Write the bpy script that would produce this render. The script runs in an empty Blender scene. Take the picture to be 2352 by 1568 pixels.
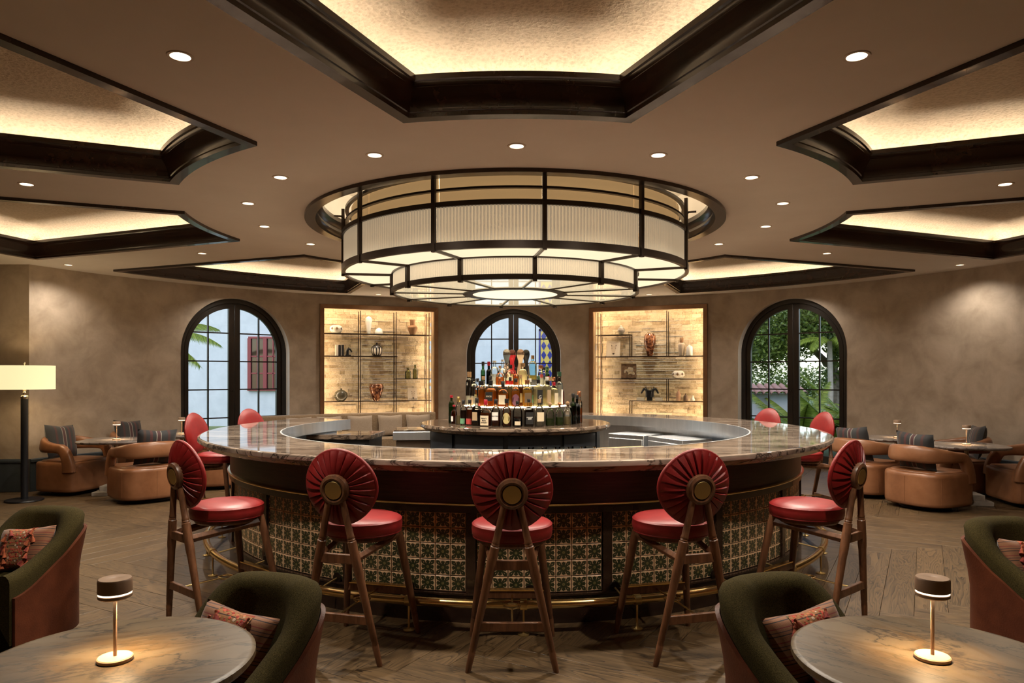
import bpy, bmesh, math, random
from mathutils import Vector, Matrix
R_ = math.radians
PI = math.pi
sin, cos, sqrt = math.sin, math.cos, math.sqrt
rnd = random.Random(7)
S = bpy.context.scene
COL = S.collection

# ------------------------------------------------------------------ camera, sky, exposure
FPX = 1643.0
cam = bpy.data.objects.new('camera', bpy.data.cameras.new('camera'))
COL.objects.link(cam)
cam.data.sensor_width = 36.0
cam.data.lens = FPX / 2352 * 36.0
cam.data.shift_y = 78 / 2352
cam.data.clip_start = 0.05
cam.location = (-0.031, -7.28, 1.59)
cam.rotation_euler = (R_(90), 0, 0)
S.camera = cam

world = bpy.data.worlds.new('sky'); S.world = world
world.use_nodes = True
wn = world.node_tree
sky = wn.nodes.new('ShaderNodeTexSky')
sky.sky_type = 'NISHITA'; sky.sun_disc = False
sky.sun_elevation = R_(48); sky.sun_rotation = R_(200)
sky.air_density = 1.0; sky.dust_density = 1.3; sky.ozone_density = 1.0
wn.links.new(sky.outputs[0], wn.nodes['Background'].inputs[0])
wn.nodes['Background'].inputs[1].default_value = 0.105

vs = S.view_settings
vs.view_transform = 'Standard'; vs.look = 'None'; vs.gamma = 1.0
vs.use_curve_mapping = False
vs.exposure = 2.0
cy = S.cycles
cy.use_denoising = True
cy.max_bounces = 6; cy.diffuse_bounces = 3; cy.glossy_bounces = 3
cy.transparent_max_bounces = 16; cy.transmission_bounces = 3
cy.caustics_reflective = False; cy.caustics_refractive = False
cy.sample_clamp_indirect = 4.0
cy.blur_glossy = 0.5

# ------------------------------------------------------------------ helpers
def pol(r, az, z=0.0):
    a = R_(az)
    return (r * sin(a), -r * cos(a), z)

class MB:
    def __init__(s):
        s.v = []; s.f = []; s.uv = None
    def add(s, vs_, fs_):
        o = len(s.v)
        s.v.extend(vs_)
        s.f.extend([tuple(i + o for i in f) for f in fs_])
        return s
    def box(s, c, sz, rz=0.0, top=1.0):
        hx, hy, hz = sz[0] / 2, sz[1] / 2, sz[2] / 2
        ca, sa = cos(rz), sin(rz)
        vs_ = []
        for z in (-1, 1):
            k = top if z > 0 else 1.0
            for x, y in ((-1, -1), (1, -1), (1, 1), (-1, 1)):
                X, Y = x * hx * k, y * hy * k
                vs_.append((c[0] + X * ca - Y * sa, c[1] + X * sa + Y * ca, c[2] + z * hz))
        return s.add(vs_, [(3, 2, 1, 0), (4, 5, 6, 7), (0, 1, 5, 4), (1, 2, 6, 5), (2, 3, 7, 6), (3, 0, 4, 7)])
    def lathe(s, prof, seg=32, c=(0, 0, 0), a0=0.0, a1=2 * PI, sx=1.0, sy=1.0):
        full = abs(a1 - a0 - 2 * PI) < 1e-6
        n = seg if full else seg + 1
        rings = []; vs_ = []; fs_ = []
        for r, z in prof:
            if r < 1e-6:
                rings.append([len(vs_)] * n); vs_.append((c[0], c[1], c[2] + z))
            else:
                ids = []
                for i in range(n):
                    a = a0 + (a1 - a0) * i / seg
                    ids.append(len(vs_)); vs_.append((c[0] + r * sx * cos(a), c[1] + r * sy * sin(a), c[2] + z))
                rings.append(ids)
        for A, B in zip(rings, rings[1:]):
            for i in range(seg):
                j = (i + 1) % n
                q = []
                for k in (A[i], A[j], B[j], B[i]):
                    if k not in q: q.append(k)
                if len(q) > 2: fs_.append(tuple(q))
        return s.add(vs_, fs_)
    def arc(s, prof, az0, az1, seg, cap=True):
        """closed (r,z) section swept round the bar's axis from az0 to az1"""
        m = len(prof); vs_ = []; fs_ = []
        full = abs(abs(az1 - az0) - 360) < 1e-6
        n = seg if full else seg + 1
        for i in range(n):
            az = az0 + (az1 - az0) * i / seg
            for r, z in prof: vs_.append(pol(r, az, z))
        for i in range(seg):
            i2 = (i + 1) % n
            for k in range(m):
                k2 = (k + 1) % m
                fs_.append((i * m + k, i2 * m + k, i2 * m + k2, i * m + k2))
        if cap and not full:
            fs_.append(tuple(range(m))); fs_.append(tuple((n - 1) * m + k for k in reversed(range(m))))
        return s.add(vs_, fs_)
    def tube(s, pts, rad, seg=8, caps=True, closed=False, up=(0, 0, 1), sq=2.0):
        pts = [Vector(p) for p in pts]; n = len(pts)
        vs_ = []; fs_ = []; up = Vector(up); prev = None
        for i, p in enumerate(pts):
            if closed: t = pts[(i + 1) % n] - pts[i - 1]
            else: t = pts[min(i + 1, n - 1)] - pts[max(i - 1, 0)]
            t.normalize()
            if prev is None:
                b = up if abs(t.dot(up)) < 0.98 else Vector((0, 1, 0))
                a = t.cross(b).normalized()
            else:
                a = (prev - t * prev.dot(t)).normalized()
            prev = a
            b = a.cross(t).normalized()
            rr = rad[i] if isinstance(rad, (list, tuple)) else rad
            ra, rb = rr if isinstance(rr, tuple) else (rr, rr)
            for k in range(seg):
                an = 2 * PI * k / seg
                ca, sa = cos(an), sin(an)
                if sq != 2.0: ca, sa = math.copysign(abs(ca) ** (2 / sq), ca), math.copysign(abs(sa) ** (2 / sq), sa)
                q = p + a * (ra * ca) + b * (rb * sa)
                vs_.append(q[:])
        m = n if closed else n - 1
        for i in range(m):
            i2 = (i + 1) % n
            for k in range(seg):
                k2 = (k + 1) % seg
                fs_.append((i * seg + k, i * seg + k2, i2 * seg + k2, i2 * seg + k))
        if caps and not closed:
            fs_.append(tuple(reversed(range(seg)))); fs_.append(tuple((n - 1) * seg + k for k in range(seg)))
        return s.add(vs_, fs_)
    def grid(s, nu, nv, fn, wrap_u=False, wrap_v=False):
        vs_ = [fn(i / (nu if wrap_u else nu - 1), j / (nv if wrap_v else nv - 1)) for i in range(nu) for j in range(nv)]
        fs_ = []
        for i in range(nu if wrap_u else nu - 1):
            for j in range(nv if wrap_v else nv - 1):
                i2 = (i + 1) % nu; j2 = (j + 1) % nv
                fs_.append((i * nv + j, i2 * nv + j, i2 * nv + j2, i * nv + j2))
        return s.add(vs_, fs_)
    def prism(s, poly, z0, z1):
        n = len(poly)
        vs_ = [(x, y, z0) for x, y in poly] + [(x, y, z1) for x, y in poly]
        fs_ = [tuple(reversed(range(n))), tuple(range(n, 2 * n))]
        for i in range(n):
            j = (i + 1) % n
            fs_.append((i, j, n + j, n + i))
        return s.add(vs_, fs_)
    def stack(s, poly, levels):
        """outline lofted through levels (scale or inset, z); caps both ends"""
        n = len(poly); vs_ = []; fs_ = []
        for k, z in levels:
            for x, y in poly: vs_.append((x * k, y * k, z))
        for l in range(len(levels) - 1):
            for i in range(n):
                j = (i + 1) % n
                fs_.append((l * n + i, l * n + j, (l + 1) * n + j, (l + 1) * n + i))
        fs_.append(tuple(reversed(range(n)))); fs_.append(tuple((len(levels) - 1) * n + i for i in range(n)))
        return s.add(vs_, fs_)
    def xf(s, M):
        s.v = [(M @ Vector(v))[:] for v in s.v]; return s
    def mesh(s, name, smooth=True, angle=38):
        me = bpy.data.meshes.new(name)
        me.from_pydata([tuple(v) for v in s.v], [], s.f)
        if smooth:
            me.polygons.foreach_set('use_smooth', [True] * len(me.polygons))
            me.update()
            me.set_sharp_from_angle(angle=R_(angle))
        me.update()
        return me
    def fix_normals(s):
        me = s.mesh('tmp', False); bm = bmesh.new(); bm.from_mesh(me); bmesh.ops.recalc_face_normals(bm, faces=bm.faces[:]); bm.to_mesh(me); bm.free()
        s.v = [v.co[:] for v in me.vertices]; s.f = [tuple(p.vertices) for p in me.polygons]; bpy.data.meshes.remove(me)
        return s
    def build(s, name, mat, parent=None, smooth=True, loc=None, rz=0.0, bevel=0.0, angle=38, kind=None):
        return put(name, s.mesh(name, smooth, angle), mat, parent, loc, rz, bevel, kind)

def put(name, me, mat, parent=None, loc=None, rz=0.0, bevel=0.0, kind=None):
    o = bpy.data.objects.new(name, me)
    COL.objects.link(o)
    if mat is not None and len(me.materials) == 0: me.materials.append(mat)
    if parent is not None: o.parent = parent
    if loc is not None: o.location = loc
    if rz: o.rotation_euler = (0, 0, rz)
    if bevel:
        b = o.modifiers.new('bevel', 'BEVEL'); b.width = bevel; b.segments = 2; b.limit_method = 'ANGLE'; b.angle_limit = R_(40)
    if kind: o['kind'] = kind
    return o

def empty(name, loc=(0, 0, 0), rz=0.0):
    o = bpy.data.objects.new(name, None); COL.objects.link(o)
    o.location = loc; o.rotation_euler = (0, 0, rz); o.empty_display_size = 0.1
    return o

def tag(o, label, cat, group=None, kind=None):
    o['label'] = label
    if cat: o['category'] = cat
    if group: o['group'] = group
    if kind: o['kind'] = kind
    return o

KIDS = {}
def copy_tree(o, parent=None):
    c = o.copy(); COL.objects.link(c)
    if parent is not None: c.parent = parent
    for ch in [x for x in bpy.data.objects if x.parent == o]:
        copy_tree(ch, c)
    return c

def super_poly(a, b, n, seg):
    out = []
    for i in range(seg):
        t = 2 * PI * i / seg
        c_, s_ = cos(t), sin(t)
        out.append((a * math.copysign(abs(c_) ** (2 / n), c_), b * math.copysign(abs(s_) ** (2 / n), s_)))
    return out

def face_dir(dx, dy):
    """z rotation that turns local +Y towards (dx,dy)"""
    return math.atan2(-dx, dy)

# ------------------------------------------------------------------ materials
MATS = {}
def principled(name):
    m = bpy.data.materials.new(name); m.use_nodes = True
    nt = m.node_tree
    return m, nt, nt.nodes['Principled BSDF']
def setp(b, **kw):
    names = {'color': 'Base Color', 'rough': 'Roughness', 'metal': 'Metallic', 'spec': 'Specular IOR Level', 'coat': 'Coat Weight',
             'coat_rough': 'Coat Roughness', 'sheen': 'Sheen Weight', 'emit': 'Emission Color', 'es': 'Emission Strength', 'trans': 'Transmission Weight', 'ior': 'IOR', 'alpha': 'Alpha', 'sss': 'Subsurface Weight'}
    for k, v in kw.items():
        if k in ('color', 'emit') and len(v) == 3: v = (*v, 1)
        b.inputs[names[k]].default_value = v
def node(nt, t, **kw):
    n = nt.nodes.new(t)
    for k, v in kw.items(): setattr(n, k, v)
    return n
def ramp(nt, fac, stops):
    r = node(nt, 'ShaderNodeValToRGB')
    els = r.color_ramp.elements
    while len(els) < len(stops): els.new(0.5)
    for e, (p, c) in zip(els, stops):
        e.position = p; e.color = (*c, 1) if len(c) == 3 else c
    nt.links.new(fac, r.inputs[0])
    return r.outputs[0]
def bump(nt, b, h, strength, dist=0.01):
    n = node(nt, 'ShaderNodeBump'); n.inputs['Strength'].default_value = strength; n.inputs['Distance'].default_value = dist
    nt.links.new(h, n.inputs['Height']); nt.links.new(n.outputs[0], b.inputs['Normal'])
def coords(nt, kind='Object', scale=(1, 1, 1)):
    tc = node(nt, 'ShaderNodeTexCoord'); mp = node(nt, 'ShaderNodeMapping')
    mp.inputs['Scale'].default_value = scale
    nt.links.new(tc.outputs[kind], mp.inputs[0])
    return mp.outputs[0]
def noise(nt, vec, scale, detail=4, rough=0.55, dist=0.0):
    n = node(nt, 'ShaderNodeTexNoise'); n.inputs['Scale'].default_value = scale; n.inputs['Detail'].default_value = detail
    n.inputs['Roughness'].default_value = rough; n.inputs['Distortion'].default_value = dist
    nt.links.new(vec, n.inputs['Vector'])
    return n.outputs['Fac']
def plain(name, color, rough=0.5, metal=0.0, **kw):
    if name in MATS: return MATS[name]
    m, nt, b = principled(name)
    setp(b, color=color, rough=rough, metal=metal, **kw)
    n = noise(nt, coords(nt), 14, 3)
    mm = node(nt, 'ShaderNodeMapRange'); mm.inputs['To Min'].default_value = max(0.0, rough - 0.05); mm.inputs['To Max'].default_value = min(1, rough + 0.05)
    nt.links.new(n, mm.inputs[0]); nt.links.new(mm.outputs[0], b.inputs['Roughness'])
    MATS[name] = m; return m
def mottled(name, c1, c2, scale=4, rough=0.6, bstr=0.0, bscale=40, stretch=(1, 1, 1), detail=5, lo=0.35, hi=0.68, metal=0.0, dist=0.0, **kw):
    if name in MATS: return MATS[name]
    m, nt, b = principled(name)
    setp(b, rough=rough, metal=metal, **kw)
    v = coords(nt, 'Object', stretch)
    nt.links.new(ramp(nt, noise(nt, v, scale, detail, 0.6, dist), [(lo, c1), (hi, c2)]), b.inputs['Base Color'])
    if bstr: bump(nt, b, noise(nt, v, bscale, 3), bstr, 0.004)
    MATS[name] = m; return m
def emitter(name, color, strength):
    if name in MATS: return MATS[name]
    m = bpy.data.materials.new(name); m.use_nodes = True; nt = m.node_tree
    nt.nodes.remove(nt.nodes['Principled BSDF'])
    e = node(nt, 'ShaderNodeEmission'); e.inputs[0].default_value = (*color, 1); e.inputs[1].default_value = strength
    nt.links.new(e.outputs[0], nt.nodes['Material Output'].inputs[0])
    MATS[name] = m; return m
def thin_glass(name, tint=(1, 1, 1), ior=1.45, rough=0.0, body=0.0, body_col=(1, 1, 1)):
    """clear pane: tinted see-through with fresnel mirror, plus a share of cloudy body"""
    if name in MATS: return MATS[name]
    m = bpy.data.materials.new(name); m.use_nodes = True; nt = m.node_tree
    nt.nodes.remove(nt.nodes['Principled BSDF'])
    t = node(nt, 'ShaderNodeBsdfTransparent'); t.inputs[0].default_value = (*tint, 1)
    g = node(nt, 'ShaderNodeBsdfGlossy'); g.inputs['Roughness'].default_value = rough; g.inputs[0].default_value = (1, 1, 1, 1)
    fr = node(nt, 'ShaderNodeFresnel'); fr.inputs[0].default_value = ior
    base = t.outputs[0]
    if body > 0:
        d = node(nt, 'ShaderNodeBsdfTranslucent'); d.inputs[0].default_value = (*body_col, 1)
        d2 = node(nt, 'ShaderNodeBsdfDiffuse'); d2.inputs[0].default_value = (*body_col, 1)
        ms = node(nt, 'ShaderNodeMixShader'); ms.inputs[0].default_value = 0.4
        nt.links.new(d.outputs[0], ms.inputs[1]); nt.links.new(d2.outputs[0], ms.inputs[2])
        mx = node(nt, 'ShaderNodeMixShader'); mx.inputs[0].default_value = body
        nt.links.new(t.outputs[0], mx.inputs[1]); nt.links.new(ms.outputs[0], mx.inputs[2]); base = mx.outputs[0]
    mf = node(nt, 'ShaderNodeMixShader')
    nt.links.new(fr.outputs[0], mf.inputs[0]); nt.links.new(base, mf.inputs[1]); nt.links.new(g.outputs[0], mf.inputs[2])
    nt.links.new(mf.outputs[0], nt.nodes['Material Output'].inputs[0])
    MATS[name] = m; return m

def wood(name, c1, c2, axis_scale=(1, 1, 1), scale=3.0, rough=0.45, bstr=0.15, coords_kind='Object', **kw):
    if name in MATS: return MATS[name]
    m, nt, b = principled(name)
    setp(b, rough=rough, **kw)
    v = coords(nt, coords_kind, axis_scale)
    n1 = noise(nt, v, scale, 6, 0.6, 0.6)
    n2 = noise(nt, v, scale * 7, 3, 0.6)
    mx = node(nt, 'ShaderNodeMath', operation='MULTIPLY_ADD'); mx.inputs[1].default_value = 0.25
    nt.links.new(n2, mx.inputs[0]); nt.links.new(n1, mx.inputs[2])
    nt.links.new(ramp(nt, mx.outputs[0], [(0.38, c1), (0.78, c2)]), b.inputs['Base Color'])
    if bstr: bump(nt, b, n2, bstr, 0.002)
    MATS[name] = m; return m

def marble(name, base1, base2, vein, scale=1.2, stretch=(1, 1, 1), rough=0.06, vein_w=0.06, veins2=None, coat=0.0, rot=0.0):
    if name in MATS: return MATS[name]
    m, nt, b = principled(name)
    setp(b, rough=rough, coat=coat)
    v = coords(nt, 'Object', stretch)
    v.node.inputs['Rotation'].default_value = (0, 0, rot)
    cloud = noise(nt, v, scale, 7, 0.62, 0.8)
    col = ramp(nt, cloud, [(0.33, base1), (0.66, base2)])
    w = noise(nt, v, scale * 1.3, 9, 0.62, 1.6)
    d = node(nt, 'ShaderNodeMath', operation='SUBTRACT'); d.inputs[1].default_value = 0.5
    nt.links.new(w, d.inputs[0])
    a = node(nt, 'ShaderNodeMath', operation='ABSOLUTE'); nt.links.new(d.outputs[0], a.inputs[0])
    vm = ramp(nt, a.outputs[0], [(0.0, (1, 1, 1)), (vein_w, (0, 0, 0))])
    mx = node(nt, 'ShaderNodeMix', data_type='RGBA')
    nt.links.new(vm, mx.inputs['Factor']); nt.links.new(col, mx.inputs['A']); mx.inputs['B'].default_value = (*vein, 1)
    out = mx.outputs['Result']
    if veins2:
        w2 = noise(nt, v, scale * 0.7, 8, 0.6, 2.2)
        d2 = node(nt, 'ShaderNodeMath', operation='SUBTRACT'); d2.inputs[1].default_value = 0.46; nt.links.new(w2, d2.inputs[0])
        a2 = node(nt, 'ShaderNodeMath', operation='ABSOLUTE'); nt.links.new(d2.outputs[0], a2.inputs[0])
        vm2 = ramp(nt, a2.outputs[0], [(0.0, (0.8, 0.8, 0.8)), (0.03, (0, 0, 0))])
        mx2 = node(nt, 'ShaderNodeMix', data_type='RGBA')
        nt.links.new(vm2, mx2.inputs['Factor']); nt.links.new(out, mx2.inputs['A']); mx2.inputs['B'].default_value = (*veins2, 1)
        out = mx2.outputs['Result']
    nt.links.new(out, b.inputs['Base Color'])
    MATS[name] = m; return m

def plank_material():
    m, nt, b = principled('oak_plank'); setp(b, rough=0.44)
    tc = node(nt, 'ShaderNodeTexCoord'); oi = node(nt, 'ShaderNodeObjectInfo'); ge = node(nt, 'ShaderNodeNewGeometry')
    rsum = node(nt, 'ShaderNodeMath', operation='ADD'); nt.links.new(oi.outputs['Random'], rsum.inputs[0]); nt.links.new(ge.outputs['Random Per Island'], rsum.inputs[1])
    fr = node(nt, 'ShaderNodeMath', operation='FRACT'); nt.links.new(rsum.outputs[0], fr.inputs[0])
    off = node(nt, 'ShaderNodeCombineXYZ')
    k = node(nt, 'ShaderNodeMath', operation='MULTIPLY'); k.inputs[1].default_value = 37.0; nt.links.new(fr.outputs[0], k.inputs[0])
    nt.links.new(k.outputs[0], off.inputs[0]); nt.links.new(k.outputs[0], off.inputs[1])
    va = node(nt, 'ShaderNodeVectorMath', operation='ADD'); nt.links.new(tc.outputs['UV'], va.inputs[0]); nt.links.new(off.outputs[0], va.inputs[1])
    mp = node(nt, 'ShaderNodeMapping'); mp.inputs['Scale'].default_value = (0.55, 5.0, 1); nt.links.new(va.outputs[0], mp.inputs[0])
    n1 = noise(nt, mp.outputs[0], 1.6, 3, 0.5, 0.5)
    # cathedral grain: contour lines of a stretched noise
    wv = node(nt, 'ShaderNodeMath', operation='MULTIPLY'); wv.inputs[1].default_value = 16.0; nt.links.new(n1, wv.inputs[0])
    ff = node(nt, 'ShaderNodeMath', operation='FRACT'); nt.links.new(wv.outputs[0], ff.inputs[0])
    mp2 = node(nt, 'ShaderNodeMapping'); mp2.inputs['Scale'].default_value = (3, 60, 1); nt.links.new(va.outputs[0], mp2.inputs[0])
    n2 = noise(nt, mp2.outputs[0], 3, 3)
    ad = node(nt, 'ShaderNodeMath', operation='MULTIPLY_ADD'); ad.inputs[1].default_value = 0.5; nt.links.new(n2, ad.inputs[0]); nt.links.new(ff.outputs[0], ad.inputs[2])
    c = ramp(nt, ad.outputs[0], [(0.24, (0.013, 0.0065, 0.0022)), (0.40, (0.058, 0.034, 0.014)), (1.0, (0.104, 0.062, 0.027))])
    hv = node(nt, 'ShaderNodeHueSaturation'); nt.links.new(c, hv.inputs['Color'])
    mr = node(nt, 'ShaderNodeMapRange'); mr.inputs['To Min'].default_value = 0.86; mr.inputs['To Max'].default_value = 1.10
    nt.links.new(fr.outputs[0], mr.inputs[0]); nt.links.new(mr.outputs[0], hv.inputs['Value'])
    nt.links.new(hv.outputs[0], b.inputs['Base Color'])
    bump(nt, b, ad.outputs[0], 0.12, 0.002)
    return m

def tile_material():
    """cream square with a dark green four-leaf motif, in the tile's own x/z"""
    m, nt, b = principled('floral_tile'); setp(b, rough=0.28, coat=0.3)
    tc = node(nt, 'ShaderNodeTexCoord'); sp = node(nt, 'ShaderNodeSeparateXYZ')
    mp = node(nt, 'ShaderNodeMapping'); mp.inputs['Scale'].default_value = (1 / 0.0960, 1, 1 / 0.0965)
    nt.links.new(tc.outputs['Object'], mp.inputs[0]); nt.links.new(mp.outputs[0], sp.inputs[0])
    def M(op, a, b_=None, c_=None):
        n = node(nt, 'ShaderNodeMath', operation=op)
        for i, x in enumerate((a, b_, c_)):
            if x is None: continue
            if isinstance(x, (int, float)): n.inputs[i].default_value = x
            else: nt.links.new(x, n.inputs[i])
        return n.outputs[0]
    ax = M('ABSOLUTE', sp.outputs[0]); ay = M('ABSOLUTE', sp.outputs[2])
    u = M('MULTIPLY', M('ADD', ax, ay), 0.7071); v = M('MULTIPLY', M('ABSOLUTE', M('SUBTRACT', ax, ay)), 0.7071)
    mx_ = M('MAXIMUM', ax, ay); mn = M('MINIMUM', ax, ay)
    def ell(p, q, p0, q0, a, c):
        return M('LESS_THAN', M('ADD', M('POWER', M('ABSOLUTE', M('DIVIDE', M('SUBTRACT', p, p0), a)), 2.0), M('POWER', M('ABSOLUTE', M('DIVIDE', M('SUBTRACT', q, q0), c)), 2.0)), 1.0)
    leaf = ell(u, v, 0.40, 0.0, 0.235, 0.115)
    lobe = ell(u, v, 0.47, 0.085, 0.085, 0.050)
    lobe2 = ell(u, v, 0.36, 0.115, 0.075, 0.040)
    axl = ell(mx_, mn, 0.24, 0.0, 0.19, 0.115)
    axt = ell(mx_, mn, 0.41, 0.0, 0.045, 0.040)
    ax2 = ell(mx_, mn, 0.355, 0.085, 0.055, 0.050)
    core = ell(ax, ay, 0, 0, 0.27, 0.27)
    g = leaf
    for x in (lobe, lobe2, axl, axt, ax2, core): g = M('MAXIMUM', g, x)
    pal = M('ADD', M('MULTIPLY', mx_, 0.906), M('MULTIPLY', mn, 0.423)); per = M('SUBTRACT', M('MULTIPLY', mn, 0.906), M('MULTIPLY', mx_, 0.423))
    slit = ell(pal, per, 0.36, 0.0, 0.13, 0.017)
    dotl = ell(u, v, 0.41, 0.0, 0.040, 0.017)
    g = M('SUBTRACT', g, M('MAXIMUM', slit, dotl)); g = M('MAXIMUM', g, 0.0)
    ring = M('SUBTRACT', ell(ax, ay, 0, 0, 0.085, 0.085), ell(ax, ay, 0, 0, 0.06, 0.06))
    dot = ell(ax, ay, 0, 0, 0.028, 0.028)
    gold = M('MAXIMUM', ring, dot)
    n = noise(nt, tc.outputs['Object'], 30, 3)
    cream = ramp(nt, n, [(0.3, (0.58, 0.37, 0.21)), (0.7, (0.70, 0.48, 0.285))])
    green = ramp(nt, n, [(0.3, (0.022, 0.026, 0.011)), (0.7, (0.040, 0.044, 0.018))])
    x1 = node(nt, 'ShaderNodeMix', data_type='RGBA'); nt.links.new(g, x1.inputs['Factor']); nt.links.new(cream, x1.inputs['A']); nt.links.new(green, x1.inputs['B'])
    x2 = node(nt, 'ShaderNodeMix', data_type='RGBA'); nt.links.new(gold, x2.inputs['Factor']); nt.links.new(x1.outputs['Result'], x2.inputs['A']); x2.inputs['B'].default_value = (0.30, 0.24, 0.09, 1)
    nt.links.new(x2.outputs['Result'], b.inputs['Base Color'])
    bump(nt, b, g, 0.3, 0.001)
    return m

def stripe_material(name, axis, period, stops, rough=0.85, bstr=0.3):
    if name in MATS: return MATS[name]
    m, nt, b = principled(name); setp(b, rough=rough, sheen=0.2)
    tc = node(nt, 'ShaderNodeTexCoord'); sp = node(nt, 'ShaderNodeSeparateXYZ'); nt.links.new(tc.outputs['Object'], sp.inputs[0])
    d = node(nt, 'ShaderNodeMath', operation='DIVIDE'); d.inputs[1].default_value = period; nt.links.new(sp.outputs[axis], d.inputs[0])
    a = node(nt, 'ShaderNodeMath', operation='ADD'); a.inputs[1].default_value = 10.5; nt.links.new(d.outputs[0], a.inputs[0])
    fr = node(nt, 'ShaderNodeMath', operation='FRACT'); nt.links.new(a.outputs[0], fr.inputs[0])
    c = ramp(nt, fr.outputs[0], stops); c.node.color_ramp.interpolation = 'CONSTANT'
    nt.links.new(c, b.inputs['Base Color'])
    bump(nt, b, noise(nt, tc.outputs['Object'], 220, 2), bstr, 0.002)
    MATS[name] = m; return m

def weave(name, c1, c2, scale=300, rough=0.9, sheen=0.3, bstr=0.35):
    if name in MATS: return MATS[name]
    m, nt, b = principled(name); setp(b, rough=rough, sheen=sheen, spec=0.08)
    v = coords(nt)
    n1 = noise(nt, v, scale, 2, 0.7)
    nt.links.new(ramp(nt, n1, [(0.35, c1), (0.68, c2)]), b.inputs['Base Color'])
    bump(nt, b, n1, bstr, 0.002)
    MATS[name] = m; return m

M_ceiling = mottled('ceiling_plaster', (0.70, 0.64, 0.58), (0.74, 0.68, 0.62), 2.0, 0.9)
M_plaster = mottled('wall_plaster', (0.345, 0.270, 0.203), (0.53, 0.438, 0.350), 2.6, 0.5, 0.10, 22, detail=12, lo=0.33, hi=0.68, dist=0.35)
M_reveal = mottled('reveal_plaster', (0.82, 0.78, 0.72), (0.86, 0.82, 0.76), 3, 0.8)
M_dado = mottled('dado_paint', (0.035, 0.045, 0.055), (0.05, 0.06, 0.07), 5, 0.45)
M_darkwood = wood('dark_walnut', (0.012, 0.006, 0.004), (0.035, 0.017, 0.010), (1, 1, 1), 5, 0.27, 0.05, coat=0.25)
M_ebony = wood('ebonised_oak', (0.012, 0.009, 0.008), (0.048, 0.028, 0.020), (1.2, 1.2, 26), 3.0, 0.30, 0.5)
M_walnut = wood('walnut', (0.055, 0.021, 0.0095), (0.19, 0.080, 0.036), (14, 14, 2.0), 2.2, 0.38, 0.12)
M_brass = plain('brass', (0.78, 0.56, 0.24), 0.22, 1.0)
M_brushed = plain('brushed_brass', (0.66, 0.49, 0.21), 0.36, 1.0)
M_bronze = mottled('bronze_frame', (0.26, 0.14, 0.075), (0.34, 0.19, 0.10), 5, 0.32, metal=0.75)
M_blackmetal = plain('black_bronze', (0.020, 0.013, 0.009), 0.32, 0.6)
M_steel = mottled('brushed_steel', (0.66, 0.69, 0.73), (0.78, 0.80, 0.83), 2, 0.34, metal=1.0, stretch=(8, 8, 0.4))
M_chrome = plain('chrome', (0.75, 0.75, 0.76), 0.12, 1.0)
M_black = plain('black_lacquer', (0.010, 0.010, 0.012), 0.3)
M_red = mottled('red_leather', (0.15, 0.006, 0.006), (0.22, 0.010, 0.009), 7, 0.42, 0.12, 160)
M_tan = mottled('tan_leather', (0.17, 0.066, 0.027), (0.28, 0.122, 0.056), 3, 0.34, 0.08, 90)
M_rust = mottled('rust_leather', (0.060, 0.015, 0.006), (0.105, 0.028, 0.011), 5, 0.5, 0.3, 120, spec=0.22)
M_green = weave('olive_bouclé', (0.013, 0.0095, 0.003), (0.056, 0.042, 0.0135), 330, 0.95, 0.0, 0.5)
M_taupe = weave('taupe_velvet', (0.20, 0.135, 0.08), (0.30, 0.21, 0.13), 60, 0.85, 0.5, 0.2)
M_taupe2 = weave('pale_cushion', (0.36, 0.28, 0.21), (0.46, 0.37, 0.29), 120, 0.85, 0.4, 0.2)
M_bar_marble = marble('bar_marble', (0.12, 0.085, 0.065), (0.34, 0.27, 0.215), (0.018, 0.012, 0.010), 1.3, (0.7, 2.4, 2.4), 0.045, 0.035, coat=0.3)
M_isl_marble = marble('island_marble', (0.09, 0.062, 0.045), (0.25, 0.18, 0.13), (0.015, 0.010, 0.008), 2.2, (0.7, 2.2, 2.0), 0.06, 0.05)
M_tab_marble = marble('table_marble', (0.070, 0.046, 0.023), (0.158, 0.111, 0.060), (0.014, 0.008, 0.0035), 1.25, (0.8, 2.6, 1.5), 0.34, 0.022, veins2=(0.085, 0.044, 0.010), rot=0.5)
M_grey_marble = marble('grey_marble', (0.20, 0.17, 0.16), (0.42, 0.37, 0.34), (0.09, 0.06, 0.05), 2.5, (1, 1.8, 1.5), 0.08, 0.03)
M_stone = mottled('pale_stone', (0.30, 0.26, 0.22), (0.42, 0.37, 0.32), 12, 0.7)
def split_stone():
    m, nt, b = principled('split_stone'); setp(b, rough=0.85)
    v = coords(nt); ge = node(nt, 'ShaderNodeNewGeometry')
    n = noise(nt, v, 16, 6, 0.7)
    ad = node(nt, 'ShaderNodeMath', operation='MULTIPLY_ADD'); ad.inputs[1].default_value = 0.45; nt.links.new(ge.outputs['Random Per Island'], ad.inputs[0]); nt.links.new(n, ad.inputs[2])
    nt.links.new(ramp(nt, ad.outputs[0], [(0.40, (0.30, 0.215, 0.12)), (0.62, (0.50, 0.385, 0.24)), (0.95, (0.66, 0.53, 0.36))]), b.inputs['Base Color'])
    bump(nt, b, noise(nt, v, 45, 4, 0.7), 1.0, 0.012)
    return m
M_split = split_stone()
M_pane = thin_glass('window_glass', (0.97, 0.99, 0.98), 1.42)
M_plank = plank_material()
M_tile = tile_material()
# ------------------------------------------------------------------ the room
HC = 3.107           # ceiling height
RW = 7.08            # radius of the curved wall
AZ_END = 103.5; AZ_L = 110.6   # the curved wall runs from AZ_END round the back to -AZ_L
WIN_AZ = (-137.0, 180.0, 137.0)
WR, WSP = 0.946, 1.984          # arch radius and springing
NICHE_AZ = (-158.5, 158.5)
NH, NZ0, NZ1 = 1.06, 0.62, 2.85  # niche half width, sill, head

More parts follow.
